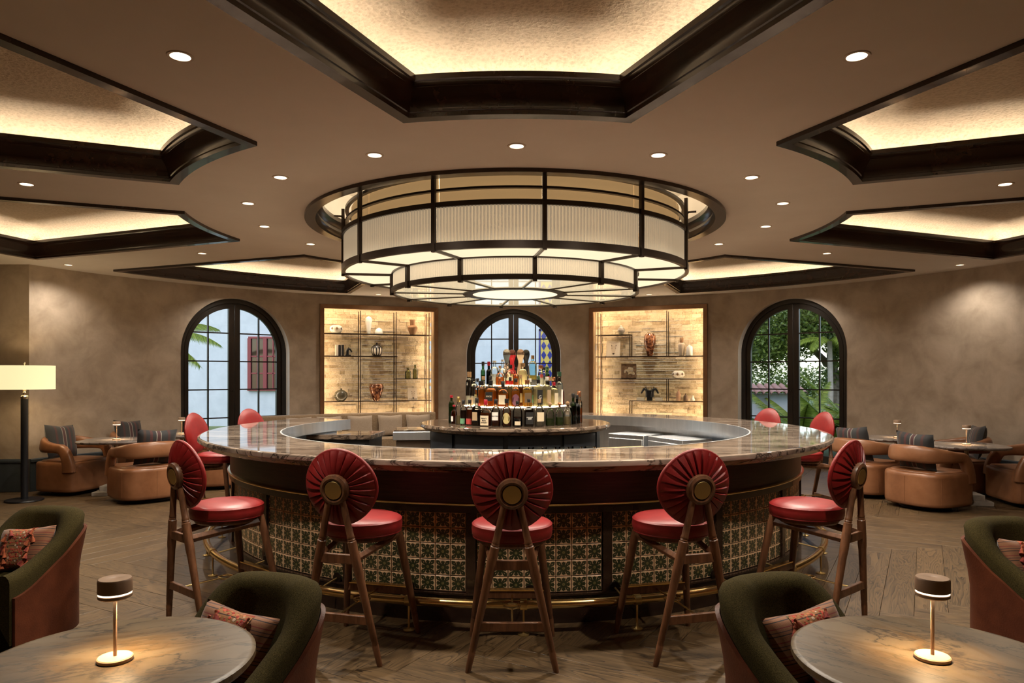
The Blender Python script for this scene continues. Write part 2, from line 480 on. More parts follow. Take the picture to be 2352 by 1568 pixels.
def wnorm(a):
    while a < 0: a += 360
    return a

def curved_wall():
    mb = MB()
    cols = []      # (az, z_low_top, z_high_bottom) spans handled per interval
    evts = []
    for A in WIN_AZ:
        evts.append((wnorm(A), 'w', math.degrees(math.asin(WR / RW))))
    for A in NICHE_AZ:
        evts.append((wnorm(A), 'n', math.degrees(math.asin(NH / RW))))
    evts.sort()
    cur = AZ_END
    def quad(a0, a1, z00, z01, z10, z11):
        o = len(mb.v)
        mb.v += [pol(RW, a0, z00), pol(RW, a1, z10), pol(RW, a1, z11), pol(RW, a0, z01)]
        mb.f.append((o, o + 1, o + 2, o + 3))
    def plainspan(a0, a1):
        n = max(1, int(abs(a1 - a0) / 1.5))
        for i in range(n):
            b0 = a0 + (a1 - a0) * i / n; b1 = a0 + (a1 - a0) * (i + 1) / n
            quad(b0, b1, 0, HC, 0, HC)
    for A, k, h in evts:
        plainspan(cur, A - h)
        if k == 'n':
            for i in range(8):
                b0 = A - h + 2 * h * i / 8; b1 = A - h + 2 * h * (i + 1) / 8
                quad(b0, b1, 0, NZ0, 0, NZ0); quad(b0, b1, NZ1, HC, NZ1, HC)
        else:
            ts = [WR * sin(PI * (i / 40 - 0.5)) for i in range(41)]
            for t0, t1 in zip(ts, ts[1:]):
                z0 = WSP + sqrt(max(0, WR * WR - t0 * t0)); z1 = WSP + sqrt(max(0, WR * WR - t1 * t1))
                quad(A + math.degrees(math.asin(t0 / RW)), A + math.degrees(math.asin(t1 / RW)), z0, HC, z1, HC)
        cur = A + h
    plainspan(cur, 360 - AZ_L)
    w = mb.build('wall_back', M_plaster, kind='structure', angle=60)
    tag(w, 'curved mottled brown plaster wall behind the bar', None)
    # pale reveals of the arched openings
    for n_, A in enumerate(WIN_AZ):
        rb = MB(); a = R_(A); nx, ny = sin(a), -cos(a); tx, ty = cos(a), sin(a)
        path = [(-WR, 0.0)] + [(WR * sin(PI * (i / 40 - 0.5)), WSP + WR * cos(PI * (i / 40 - 0.5))) for i in range(41)] + [(WR, 0.0)]
        prof = []
        for t, z in path:
            n0 = sqrt(RW * RW - t * t) - 0.004
            prof.append([(t * tx + n * nx, t * ty + n * ny, z) for n in (n0, 7.42)])
        for p, q in zip(prof, prof[1:]):
            o = len(rb.v); rb.v += [p[0], q[0], q[1], p[1]]; rb.f.append((o, o + 1, o + 2, o + 3))
        rb.build('arch_reveal', M_reveal, w)
    return w
WALL = curved_wall()

XR = 6.653; YR = 2.42   # where the curved wall ends
def flat_wall(name, p0, p1, label):
    mb = MB(); n = 6
    for i in range(n):
        a, b = i / n, (i + 1) / n
        x0, y0 = p0[0] + (p1[0] - p0[0]) * a, p0[1] + (p1[1] - p0[1]) * a
        x1, y1 = p0[0] + (p1[0] - p0[0]) * b, p0[1] + (p1[1] - p0[1]) * b
        o = len(mb.v); mb.v += [(x0, y0, 0), (x1, y1, 0), (x1, y1, HC), (x0, y0, HC)]; mb.f.append((o, o + 1, o + 2, o + 3))
    o = mb.build(name, M_plaster, kind='structure'); o['label'] = label
    return o
ex, ey = RW * sin(R_(AZ_L)), -RW * cos(R_(AZ_L))
fx, fy = RW * sin(R_(AZ_END)), -RW * cos(R_(AZ_END))
flat_wall('wall_left', (-ex, ey), (-9.6, ey), 'flat plaster wall behind the floor lamp')
flat_wall('wall_right', (fx, fy), (9.6, fy), 'flat plaster wall beyond the curved wall, facing the tables')
flat_wall('wall_left_side', (-9.6, ey), (-9.6, -11), 'plain plaster side wall of the lounge')
flat_wall('wall_right_side', (9.6, fy), (9.6, -11), 'plain plaster side wall of the lounge, opposite one')
flat_wall('wall_front', (-9.6, -11), (9.6, -11), 'plain plaster wall facing the bar')

# low dark dado round the walls
def dado():
    mb = MB(); H, T = 0.45, 0.025
    spans = [(AZ_END, 129.1), (144.9, 149.6), (167.4, 172.0), (188.0, 192.6), (210.4, 215.1), (230.9, 249.4)]
    for a0, a1 in spans:
        mb.arc([(RW - 0.001, 0), (RW - T, 0), (RW - T, H - 0.05), (RW - T - 0.015, H - 0.045), (RW - T - 0.015, H - 0.01), (RW - T, H), (RW - 0.001, H)], a0, a1, max(2, int((a1 - a0) / 1.5)))
    o = mb.build('baseboard_back', M_dado, kind='structure'); o['label'] = 'dark painted dado along the foot of the curved wall'
    mb = MB()
    mb.box((-(ex + 9.6) / 2, ey - T / 2, H / 2), (9.6 - ex, T, H)); mb.box((-(ex + 9.6) / 2, ey - T - 0.008, H - 0.03), (9.6 - ex, 0.016, 0.035))
    o = mb.build('baseboard_left', M_dado, kind='structure', bevel=0.004); o['label'] = 'dark blue grey dado with a top rail behind the floor lamp'
    mb = MB(); mb.box(((fx + 9.6) / 2, fy - T / 2, H / 2), (9.6 - fx, T, H))
    o = mb.build('baseboard_right', M_dado, kind='structure'); o['label'] = 'dark dado along the flat wall opposite the floor lamp'
dado()

# ------------------------------------------------------------------ ceiling with coffers and round recess
C_RI, C_RO, C_W = 3.14, 6.46, 0.56
DL = [(2.55, k * 22.5) for k in range(16)] + [(4.2, 22.5 + 45 * k) for k in range(8)] + [(6.62, 22.5 * k) for k in range(5, 12)]
def coffer_outline(o, A, ni=14, no=26):
    ri, ro, w = C_RI + o, C_RO - o, C_W + o
    pi_ = 22.5 - math.degrees(math.asin(w / ri)); po = 22.5 - math.degrees(math.asin(w / ro))
    pts = [pol(ri, A - pi_ + 2 * pi_ * i / ni)[:2] for i in range(ni + 1)]
    pts += [pol(ro, A + po - 2 * po * i / no)[:2] for i in range(no + 1)]
    return pts
REC_R = 1.97
def ceiling():
    bm = bmesh.new()
    def loop(pts):
        vs_ = [bm.verts.new((x, y, HC)) for x, y in pts]
        for i in range(len(vs_)): bm.edges.new((vs_[i], vs_[(i + 1) % len(vs_)]))
    outer = [pol(RW + 0.1, AZ_END + (360 - AZ_L - AZ_END) * i / 60)[:2] for i in range(61)]
    outer += [(-ex - 0.05, ey + 0.05), (-9.65, ey + 0.05), (-9.65, -11.05), (9.65, -11.05), (9.65, fy + 0.05), (fx + 0.05, fy + 0.05)]
    loop(outer)
    for k in range(8): loop(coffer_outline(0.0, 45.0 * k))
    loop([pol(REC_R, 360 * i / 96)[:2] for i in range(96)])
    for r, a in DL:
        c = pol(r, a); loop([(c[0] + 0.05 * cos(2 * PI * i / 16), c[1] + 0.05 * sin(2 * PI * i / 16)) for i in range(16)])
    bmesh.ops.triangle_fill(bm, use_beauty=True, use_dissolve=False, edges=bm.edges[:], normal=(0, 0, -1))
    me = bpy.data.meshes.new('ceiling'); bm.to_mesh(me); bm.free()
    o = put('ceiling', me, M_ceiling, kind='structure'); o['label'] = 'flat taupe plaster ceiling with eight sunken coffers'
ceiling()

def tex_vault():
    m, nt, b = principled('vault_grasscloth'); setp(b, rough=0.9)
    v = coords(nt, 'Object', (1, 1, 1))
    n1 = noise(nt, v, 55, 3, 0.6, 0.4)
    vo = node(nt, 'ShaderNodeTexVoronoi'); vo.inputs['Scale'].default_value = 38; nt.links.new(v, vo.inputs['Vector'])
    mx = node(nt, 'ShaderNodeMath', operation='MULTIPLY_ADD'); mx.inputs[1].default_value = 0.6; nt.links.new(vo.outputs['Distance'], mx.inputs[0]); nt.links.new(n1, mx.inputs[2])
    nt.links.new(ramp(nt, mx.outputs[0], [(0.45, (0.42, 0.335, 0.245)), (0.95, (0.56, 0.455, 0.34))]), b.inputs['Base Color'])
    bump(nt, b, mx.outputs[0], 0.7, 0.008)
    return m
M_vault = tex_vault()
M_led = emitter('cove_led', (1.0, 0.85, 0.64), 8.3)

def coffer(k):
    A = 45.0 * k
    root = empty('trim_%d' % (k + 1)); root['kind'] = 'structure'
    root['label'] = 'sunken ceiling coffer with dark wood moulding and glowing cove'
    def skin(levels, closed=False):
        mb = MB(); rings = [coffer_outline(o, A) for o, z in levels]; n = len(rings[0])
        for (o, z), rg in zip(levels, rings): mb.v += [(x, y, HC + z) for x, y in rg]
        L = len(levels)
        for l in range(L if closed else L - 1):
            l2 = (l + 1) % L
            for i in range(n):
                j = (i + 1) % n; mb.f.append((l * n + i, l * n + j, l2 * n + j, l2 * n + i))
        return mb
    skin([(-0.012, 0.0), (-0.012, -0.028), (0.062, -0.028), (0.064, -0.004), (0.072, 0.0), (0.075, 0.03), (0.083, 0.055), (0.098, 0.085), (0.118, 0.112), (0.128, 0.135), (0.130, 0.150), (0.142, 0.156), (0.142, 0.186), (0.122, 0.186), (0.122, 0.12), (-0.03, 0.12)], False).build('moulding', M_darkwood, root, angle=30)
    skin([(-0.03, 0.118), (-0.03, 0.235), (-0.022, 0.245), (0.0, 0.27), (0.05, 0.30), (0.14, 0.325), (0.26, 0.338), (0.40, 0.343)]).build('cove', M_vault, root, angle=50)
    mb = MB()
    def top(u, v):
        ri, ro, w = C_RI + 0.39, C_RO - 0.39, C_W + 0.39
        r = ri + (ro - ri) * v
        p = 22.5 - math.degrees(math.asin(w / r))
        return pol(r, A + (2 * u - 1) * p, HC + 0.343)
    mb.grid(13, 13, top); mb.build('vault', M_vault, root, angle=50)
    skin([(0.03, 0.135), (0.03, 0.147), (0.05, 0.147), (0.05, 0.135)], True).build('light_strip', M_led, root)
for k in range(8): coffer(k)

# recessed downlights
M_dltrim = plain('downlight_trim', (0.62, 0.52, 0.42), 0.5)
M_dllens = emitter('downlight_lens', (1.0, 0.88, 0.70), 5.0)
M_dlcan = plain('downlight_can', (0.55, 0.48, 0.40), 0.35, 0.4)
dl_proto = None
for r, a in DL:
    p = pol(r, a, HC)
    if dl_proto is None:
        d = empty('recessed_downlight', p)
        MB().lathe([(0.046, 0.0), (0.047, -0.004), (0.060, -0.005), (0.063, -0.002), (0.063, 0.001)], 24).build('trim_ring', M_dltrim, d)
        MB().lathe([(0.047, -0.003), (0.046, 0.045), (0.040, 0.05)], 24).build('reflector', M_dlcan, d)
        MB().lathe([(0.0, 0.030), (0.0455, 0.030), (0.0455, 0.045), (0, 0.045)], 24).build('lens', M_dllens, d)
        ld = bpy.data.lights.new('downlight_beam', 'SPOT'); ld.energy = 50; ld.color = (1.0, 0.89, 0.74); ld.spot_size = R_(140); ld.spot_blend = 1.0; ld.shadow_soft_size = 0.04
        lo = bpy.data.objects.new('downlight_beam', ld); COL.objects.link(lo); lo.parent = d; lo.location = (0, 0, -0.012)
        dl_proto = d
        outer_beam = ld.copy(); outer_beam.energy = 16
    else:
        d = copy_tree(dl_proto); d.location = p
        if r > 6:
            for ch in d.children:
                if ch.type == 'LIGHT': ch.data = outer_beam
    if r < 3: tag(d, 'small round recessed downlight in the ring around the chandelier', 'downlight', 'downlights ringing the chandelier')
    elif r < 5: tag(d, 'small round recessed downlight in a strip between two coffers', 'downlight', 'downlights between the coffers')
    else: tag(d, 'small round recessed downlight close to the curved wall', 'downlight', 'downlights along the curved wall')

# ------------------------------------------------------------------ floor: herringbone oak planks
def floor():
    mb = MB(); mb.add([(-9.7, -11.1, -0.012), (9.7, -11.1, -0.012), (9.7, 7.4, -0.012), (-9.7, 7.4, -0.012)], [(0, 1, 2, 3)])
    # keep the slab inside the building outline
    mb = MB(); pts = [pol(RW + 0.35, AZ_END + (360 - AZ_L - AZ_END) * i / 48)[:2] for i in range(49)] + [(-9.6, ey), (-9.6, -11), (9.6, -11), (9.6, fy)]
    mb.prism(pts, -0.10, -0.013)
    fl = mb.build('floor', plain('subfloor', (0.03, 0.018, 0.01), 0.8), kind='structure', smooth=False)
    fl['label'] = 'brown oak herringbone plank floor'
    W, N = 0.20, 10; L = W * N; g = 0.0012
    th = R_(-30); c_, s_ = cos(th), sin(th)
    def rot(x, y): return (x * c_ - y * s_, x * s_ + y * c_)
    pb = MB(); b = 0.0010
    hx, hy = L / 2 - g, W / 2 - g
    vs_ = []
    for (ix, iy, z) in ((hx, hy, -0.013), (hx, hy, -b), (hx - b, hy - b, 0.0)):
        vs_ += [(-ix, -iy, z), (ix, -iy, z), (ix, iy, z), (-ix, iy, z)]
    fs_ = [(8, 9, 10, 11)]
    for l in (0, 4):
        for i in range(4):
            j = (i + 1) % 4; fs_.append((l + i, l + j, l + 4 + j, l + 4 + i))
    pb.add(vs_, fs_)
    me = pb.mesh('plank', False)
    def add_uv(me, off=None):
        uv = me.uv_layers.new(name='UV')
        for p in me.polygons:
            for li in p.loop_indices:
                v = me.vertices[me.loops[li].vertex_index].co
                uv.data[li].uv = (v.x, v.y)
    add_uv(me); me.materials.append(M_plank)
    cand = []
    for s in range(-12, 13):
        for t in range(-90, 91):
            x0, y0 = t + 2 * N * s, t
            for kind in (0, 1):
                if kind == 0: cx, cy_, ang = x0 + N / 2, y0 + 0.5, 0.0
                else: cx, cy_, ang = x0 + 0.5, y0 + 1 + N / 2, PI / 2
                X, Y = rot(cx * W + 0.35, cy_ * W - 0.1)
                ok = False
                dx_, dy_ = cos(ang + th) * L / 2, sin(ang + th) * L / 2
                for e in (-1, -0.5, 0, 0.5, 1):
                    qx, qy = X + dx_ * e, Y + dy_ * e
                    if abs(qx) < 9.4 and -10.8 < qy < ey - 0.1: ok = True
                    elif qy >= ey - 0.1 and math.hypot(qx, qy) < RW - 0.15: ok = True
                inside = all((abs(X + dx_ * e) < 9.58 and -10.98 < Y + dy_ * e < ey) or (Y + dy_ * e >= ey and math.hypot(X + dx_ * e, Y + dy_ * e) < RW + 0.3) for e in (-1, -.5, 0, .5, 1))
                if ok: cand.append((X, Y, ang + th, inside))
    # planks that show largest in view become objects of their own
    def score(c):
        d = c[1] + 7.28
        if d < 2.6 or abs(c[0]) > 0.75 * d + 0.8: return 1e9 + d
        r = math.hypot(c[0], c[1])
        if r < 2.55: return 1e6 + d
        return d
    cand.sort(key=score)
    for X, Y, a, ins in cand[:290]:
        o = put('plank', me, None, fl, (X, Y, 0), a)
    jb = MB(); uvs = []
    for X, Y, a, ins in cand[290:]:
        ca, sa = cos(a), sin(a); ou, ov = rnd.uniform(0, 40), rnd.uniform(0, 40)
        o = len(jb.v)
        for v in vs_:
            jb.v.append((X + v[0] * ca - v[1] * sa, Y + v[0] * sa + v[1] * ca, v[2])); uvs.append((v[0] + ou, v[1] + ov))
        jb.f += [tuple(i + o for i in f) for f in fs_]
    jm = jb.mesh('plank_field', False); uv = jm.uv_layers.new(name='UV')
    for p in jm.polygons:
        for li in p.loop_indices: uv.data[li].uv = uvs[jm.loops[li].vertex_index]
    jm.materials.append(M_plank)
    put('plank_field', jm, None, fl, kind='stuff')
floor()

# ------------------------------------------------------------------ arched glazed doors
M_frame = wood('door_frame_wood', (0.006, 0.0038, 0.0026), (0.016, 0.0095, 0.006), (1, 1, 1), 5, 0.35, 0.05)
def arched_window(idx, A, label):
    nb = 7.20
    root = empty('window_%d' % idx, (nb * sin(R_(A)), -nb * cos(R_(A)), 0), R_(A))   # local +X to the viewer's left, +Y into the room
    root['kind'] = 'structure'; root['label'] = label
    def arch_ring(r0, r1, y0, y1, zb, t_lim=None):
        mb = MB(); n = 36
        def ring(r, y):
            return [(-r, y, zb)] + [(-r * cos(PI * i / n), y, WSP + r * sin(PI * i / n)) for i in range(n + 1)] + [(r, y, zb)]
        L = [ring(r0, y1), ring(r1, y1), ring(r1, y0), ring(r0, y0)]; m = len(L[0])
        for rg in L: mb.v += rg
        for l in range(4):
            l2 = (l + 1) % 4
            for i in range(m - 1): mb.f.append((l * m + i, l * m + i + 1, l2 * m + i + 1, l2 * m + i))
        mb.f.append((0, m, 2 * m, 3 * m)); mb.f.append((m - 1, 2 * m - 1, 3 * m - 1, 4 * m - 1))
        return mb
    arch_ring(0.866, 0.944, -0.05, 0.05, 0.0).build('outer_frame', M_frame, root, bevel=0.006)
    arch_ring(0.838, 0.866, -0.05, 0.022, 0.0).build('stop_bead', M_frame, root)
    RG = 0.80; zs = [2.325, 1.835, 1.345, 0.855, 0.365]
    for sgn in (-1, 1):
        lf = empty('door_leaf'); lf.parent = root
        st = MB(); st.box((sgn * 0.0515, 0, (WSP + 0.85) / 2), (0.099, 0.06, WSP + 0.85)); st.build('stile', M_frame, lf, bevel=0.006)
        MB().box((sgn * 0.45, 0, 0.11), (0.72, 0.055, 0.22)).build('bottom_rail', M_frame, lf, bevel=0.004)
        hs = MB(); n = 20
        rg = []
        for (r, y) in ((0.775, 0.03), (0.84, 0.03), (0.84, -0.03), (0.775, -0.03)):
            ph0 = math.acos(0.09 / r)
            rg.append([(sgn * r, y, 0.0)] + [(sgn * r * cos(ph0 * i / n), y, WSP + r * sin(ph0 * i / n)) for i in range(n + 1)])
        m = n + 2
        for q in rg: hs.v += q
        for l in range(4):
            l2 = (l + 1) % 4
            for i in range(m - 1): hs.f.append((l * m + i, l * m + i + 1, l2 * m + i + 1, l2 * m + i))
        hs.build('arched_stile', M_frame, lf)
        def ztop(t): return WSP + sqrt(max(0.0, 0.78 ** 2 - t * t))
        tm = 0.445
        mu = MB(); mu.box((sgn * tm, 0, (ztop(tm) + 0.2) / 2), (0.022, 0.034, ztop(tm) - 0.2)); mu.build('muntin', M_frame, lf)
        for z in zs:
            t1 = 0.78 if z < WSP else sqrt(max(0, 0.785 ** 2 - (z - WSP) ** 2))
            mb = MB(); mb.box((sgn * (0.095 + t1) / 2, 0, z), (t1 - 0.095, 0.034, 0.022)); mb.build('muntin', M_frame, lf)
        rows = [0.22] + zs[::-1] + [3.0]
        for (c0, c1) in ((0.10, tm - 0.011), (tm + 0.011, 0.778)):
            for z0, z1 in zip(rows, rows[1:]):
                a0 = z0 + 0.011; pts = []
                N = 10
                mb = MB()
                for i in range(N):
                    ta, tb = c0 + (c1 - c0) * i / N, c0 + (c1 - c0) * (i + 1) / N
                    za, zb = min(z1 - 0.011, ztop(ta)), min(z1 - 0.011, ztop(tb))
                    if za <= a0 and zb <= a0: continue
                    za, zb = max(za, a0), max(zb, a0)
                    o = len(mb.v); mb.v += [(sgn * ta, 0.0, a0), (sgn * tb, 0.0, a0), (sgn * tb, 0.0, zb), (sgn * ta, 0.0, za)]; mb.f.append((o, o + 1, o + 2, o + 3))
                if mb.f: mb.build('pane', M_pane, lf, smooth=False)
        if sgn > 0:
            MB().lathe([(0.0, 0.05), (0.012, 0.048), (0.016, 0.035), (0.008, 0.03), (0.008, 0.0)], 12).xf(Matrix.Rotation(-PI / 2, 4, 'X')).xf(Matrix.Translation((0.05, 0.03, 1.32))).build('door_knob', M_blackmetal, lf)
    return root
arched_window(1, -137.0, 'tall arched glazed door showing a palm frond and red window outside')
arched_window(2, 180.0, 'tall arched glazed door behind the bottle display')
arched_window(3, 137.0, 'tall arched glazed door looking onto leafy garden trees')

# ------------------------------------------------------------------ lit display niches
M_niche_led = emitter('niche_led', (1.0, 0.80, 0.55), 9.0)
M_shelf = plain('shelf_metal', (0.05, 0.028, 0.016), 0.35, 0.7)
M_shelfglass = thin_glass('shelf_glass', (0.93, 0.95, 0.90), 1.45)
def niche(A, label, shelves, uprights):
    nb = 7.0
    root = empty('display_niche', (nb * sin(R_(A)), -nb * cos(R_(A)), 0), R_(A))
    tag(root, label, 'display niche', 'lit stone display niches')
    D = 0.42                                    # local -Y goes into the wall; wall face lies about y = 0
    z0, z1 = NZ0, NZ1
    mb = MB(); fw, T = 0.085, 0.05
    o_ = [(-NH - fw, z0 - fw), (NH + fw, z0 - fw), (NH + fw, z1 + fw), (-NH - fw, z1 + fw)]
    i_ = [(-NH, z0), (NH, z0), (NH, z1), (-NH, z1)]
    for y, pts in ((0.0, o_), (T, [(x * 0.992, (z - 1.7) * 0.992 + 1.7) for x, z in o_]), (0.028, i_), (-0.06, i_)):
        mb.v += [(x, y, z) for x, z in pts]
    for l in range(3):
        for i in range(4):
            j = (i + 1) % 4; mb.f.append((l * 4 + i, l * 4 + j, (l + 1) * 4 + j, (l + 1) * 4 + i))
    mb.build('bronze_frame', M_bronze, root, smooth=False)
    mb = MB()
    k_ = [(-NH - 0.055, z0 - 0.05), (NH + 0.055, z0 - 0.05), (NH + 0.055, z1 + 0.05), (-NH - 0.055, z1 + 0.05)]
    mb.v += [(x, y, z) for y, q_ in ((-0.05, i_), (-0.05, k_), (-D, k_)) for x, z in q_]
    for l in (0, 4):
        for i in range(4):
            j = (i + 1) % 4; mb.f.append((l + i, l + j, l + 4 + j, l + 4 + i))
    mb.build('lining', mottled('niche_lining', (0.50, 0.38, 0.25), (0.6, 0.46, 0.3), 6, 0.8), root, smooth=False)
    # split-face stone courses
    mb = MB(); z = z0 - 0.045; q = random.Random(int(A))
    while z < z1 + 0.04:
        h = min(q.choice((0.045, 0.06, 0.075)), z1 + 0.05 - z); x = -NH - q.uniform(0, 0.2)
        while x < NH + 0.05:
            w = q.uniform(0.09, 0.30); xa, xb = max(-NH - 0.05, x), min(NH + 0.05, x + w)
            if xb - xa > 0.01:
                dep = q.uniform(0.010, 0.034); e = 0.0009
                mb.box(((xa + xb) / 2, -D + dep / 2, z + h / 2), (xb - xa - 2 * e, dep, h - 2 * e))
            x += w
        z += h
    so = mb.build('split_stone_courses', M_split, root, smooth=False, kind='stuff')
    # light strips tucked round the opening
    mb = MB(); yb = -0.10
    for sx in (-1, 1): mb.box((sx * (NH + 0.035), yb, (z0 + z1) / 2), (0.02, 0.03, z1 - z0 - 0.02))
    mb.box((0, yb, z1 + 0.032), (2 * NH, 0.03, 0.02)); mb.box((0, yb, z0 - 0.032), (2 * NH, 0.03, 0.02))
    mb.build('light_strip', M_niche_led, root, smooth=False)
    for u0, u1, zz in shelves:
        x0, x1 = -u1, -u0
        sh = MB(); sh.box(((x0 + x1) / 2, -0.25, zz - 0.004), (x1 - x0, 0.22, 0.008)); s_ = sh.build('shelf', M_shelfglass, root, smooth=False)
        rl = MB()
        for y in (-0.145, -0.355): rl.box(((x0 + x1) / 2, y, zz - 0.008), (x1 - x0, 0.012, 0.016))
        rl.build('shelf_rail', M_shelf, s_, smooth=False)
    for u_, za, zb in uprights:
        up = MB(); x = -u_
        for y in (-0.145, -0.355): up.box((x, y, (za + zb) / 2), (0.014, 0.014, zb - za))
        up.build('upright', M_shelf, root, smooth=False)
    return root
NLEFT = niche(NICHE_AZ[0], 'lit stone niche beside the palm-side door, holding white vases and a striped gourd',
      [(-1.05, 1.05, 2.40), (-1.05, 0.36, 1.967), (0.33, 1.05, 1.53), (-1.05, 1.05, 1.10)], [(-0.36, z_a, z_b) for z_a, z_b in ((0.63, 2.84),)] + [(0.335, 0.63, 2.84), (1.0, 0.63, 2.84)])
NRIGHT = niche(NICHE_AZ[1], 'lit stone niche beside the garden door, holding a double horse head sculpture',
      [(-1.05, -0.36, 2.40), (-1.05, 1.05, 1.967), (-1.05, 1.05, 1.53), (-0.37, 1.05, 1.10)], [(-0.36, 1.967, 2.40), (-0.36, 0.63, 1.10), (0.36, 1.967, 2.84), (0.36, 1.10, 1.53), (-1.0, 0.63, 2.84)])

# ------------------------------------------------------------------ outside
def outside():
    g = MB().add([(-60, 7.0, -0.06), (60, 7.0, -0.06), (60, 90, -0.06), (-60, 90, -0.06)], [(0, 1, 2, 3)]).build('ground', mottled('lawn', (0.10, 0.14, 0.04), (0.20, 0.24, 0.08), 2, 0.9), kind='structure')
    g['label'] = 'garden ground beyond the doors'
    stucco = mottled('white_stucco', (0.50, 0.545, 0.57), (0.57, 0.615, 0.64), 3, 0.85, 0.1, 40)
    b = empty('white_building', (-5.5, 16.0, -0.06)); tag(b, 'white stucco building outside the doors with a red framed window', 'building')
    mb = MB(); mb.box((0, 2.0, 4.5), (19.0, 4.0, 9.0)); mb.build('stucco_wall', stucco, b, smooth=False)
    redw = plain('red_paint', (0.22, 0.035, 0.035), 0.5)
    wr = empty('window'); wr.parent = b; wr.location = (-3.14 - 0.0 + 0.6, 0, 0)
    # window centre near x=-8.05, z 1.15..2.80
    X0 = -8.05 + 5.5 - wr.location.x; z0, z1, w = 1.22, 2.86, 1.02
    mb = MB(); mb.box((X0, -0.04, z0 - 0.03), (w + 0.1, 0.14, 0.07)); mb.box((X0, -0.03, z1 + 0.02), (w + 0.06, 0.1, 0.07))
    for sx in (-1, 0, 1): mb.box((X0 + sx * w / 2, -0.03, (z0 + z1) / 2), (0.11 if sx else 0.12, 0.1, z1 - z0))
    for zz in (z0 + 0.5, z0 + 1.05):
        mb.box((X0, -0.02, zz), (w, 0.06, 0.045))
    for sx in (-1, 1): mb.box((X0 + sx * w / 4, -0.02, (z0 + z1) / 2), (0.04, 0.06, z1 - z0))
    mb.build('window_frame', redw, wr, smooth=False, bevel=0.006)
    mb = MB(); mb.box((X0, 0.0, (z0 + z1) / 2), (w, 0.02, z1 - z0)); mb.build('pane', plain('dark_window_glass', (0.05, 0.03, 0.02), 0.05), wr, smooth=False)
    # glazed lozenge tile strip on the wall
    tl = empty('tile_panel', (1.40, 15.985, 0.2)); tag(tl, 'tall panel of blue and yellow lozenge tiles on the white building', 'tile panel')
    blue = plain('blue_glaze', (0.03, 0.035, 0.20), 0.2); yel = plain('yellow_glaze', (0.55, 0.40, 0.09), 0.25)
    mb = MB(); mb.box((0, 0, 1.45), (1.10, 0.02, 2.9)); mb.build('yellow_ground', yel, tl, smooth=False)
    mb = MB()
    for sx in (-1, 1): mb.box((sx * 0.53, -0.012, 1.45), (0.06, 0.02, 2.9))
    mb.box((0, -0.012, 2.87), (1.1, 0.02, 0.08)); mb.build('blue_border', blue, tl, smooth=False)
    lz = MB(); lz.add([(-0.085, -0.008, 0), (0, -0.008, -0.145), (0.085, -0.008, 0), (0, -0.008, 0.145)], [(0, 1, 2, 3)])
    lz.add([(-0.085, -0.018, 0), (0, -0.018, -0.145), (0.085, -0.018, 0), (0, -0.018, 0.145)], [(0, 1, 2, 3)])
    lm = lz.mesh('lozenge', False); lm.materials.append(blue)
    for i in range(5):
        for j in range(9): put('lozenge', lm, None, tl, (-0.40 + 0.2 * i, 0, 0.22 + 0.305 * j))
    # garden wall with tile coping
    gw = empty('garden_wall', (5.1, 8.6, -0.06)); tag(gw, 'low white garden wall with a terracotta tile coping', 'garden wall')
    MB().box((0, 0.5, 0.62), (3.0, 0.25, 1.24)).build('wall_body', stucco, gw, smooth=False)
    cp = plain('terracotta', (0.36, 0.20, 0.15), 0.8)
    tm = MB().lathe([(0.07, -0.28), (0.085, 0.28)], 8, a0=0, a1=PI).xf(Matrix.Rotation(PI / 2 + 0.35, 4, 'X')).mesh('coping_tile'); tm.materials.append(cp)
    for i in range(18): put('coping_tile', tm, None, gw, (-1.42 + 0.168 * i, 0.42, 1.31))
    MB().box((-0.1, 0.37, 0.62), (0.18, 0.02, 0.18)).build('tile_vent', mottled('vent_tile', (0.35, 0.12, 0.05), (0.7, 0.65, 0.55), 60, 0.5), gw)
    # foliage
    def leaf_mat(name, c1, c2):
        m, nt, b_ = principled(name); setp(b_, rough=0.5)
        ge = node(nt, 'ShaderNodeNewGeometry')
        nt.links.new(ramp(nt, ge.outputs['Random Per Island'], [(0.0, c1), (1.0, c2)]), b_.inputs['Base Color'])
        tr = node(nt, 'ShaderNodeBsdfTranslucent'); nt.links.new(b_.inputs['Base Color'].links[0].from_socket, tr.inputs[0])
        mx = node(nt, 'ShaderNodeMixShader'); mx.inputs[0].default_value = 0.4
        nt.links.new(b_.outputs[0], mx.inputs[1]); nt.links.new(tr.outputs[0], mx.inputs[2]); nt.links.new(mx.outputs[0], nt.nodes['Material Output'].inputs[0])
        return m
    L1 = leaf_mat('tree_leaf', (0.045, 0.085, 0.012), (0.19, 0.25, 0.04)); L2 = leaf_mat('palm_leaf', (0.12, 0.18, 0.015), (0.36, 0.42, 0.05))
    bark = mottled('bark', (0.10, 0.075, 0.05), (0.20, 0.16, 0.12), 8, 0.9, 0.6, 20)
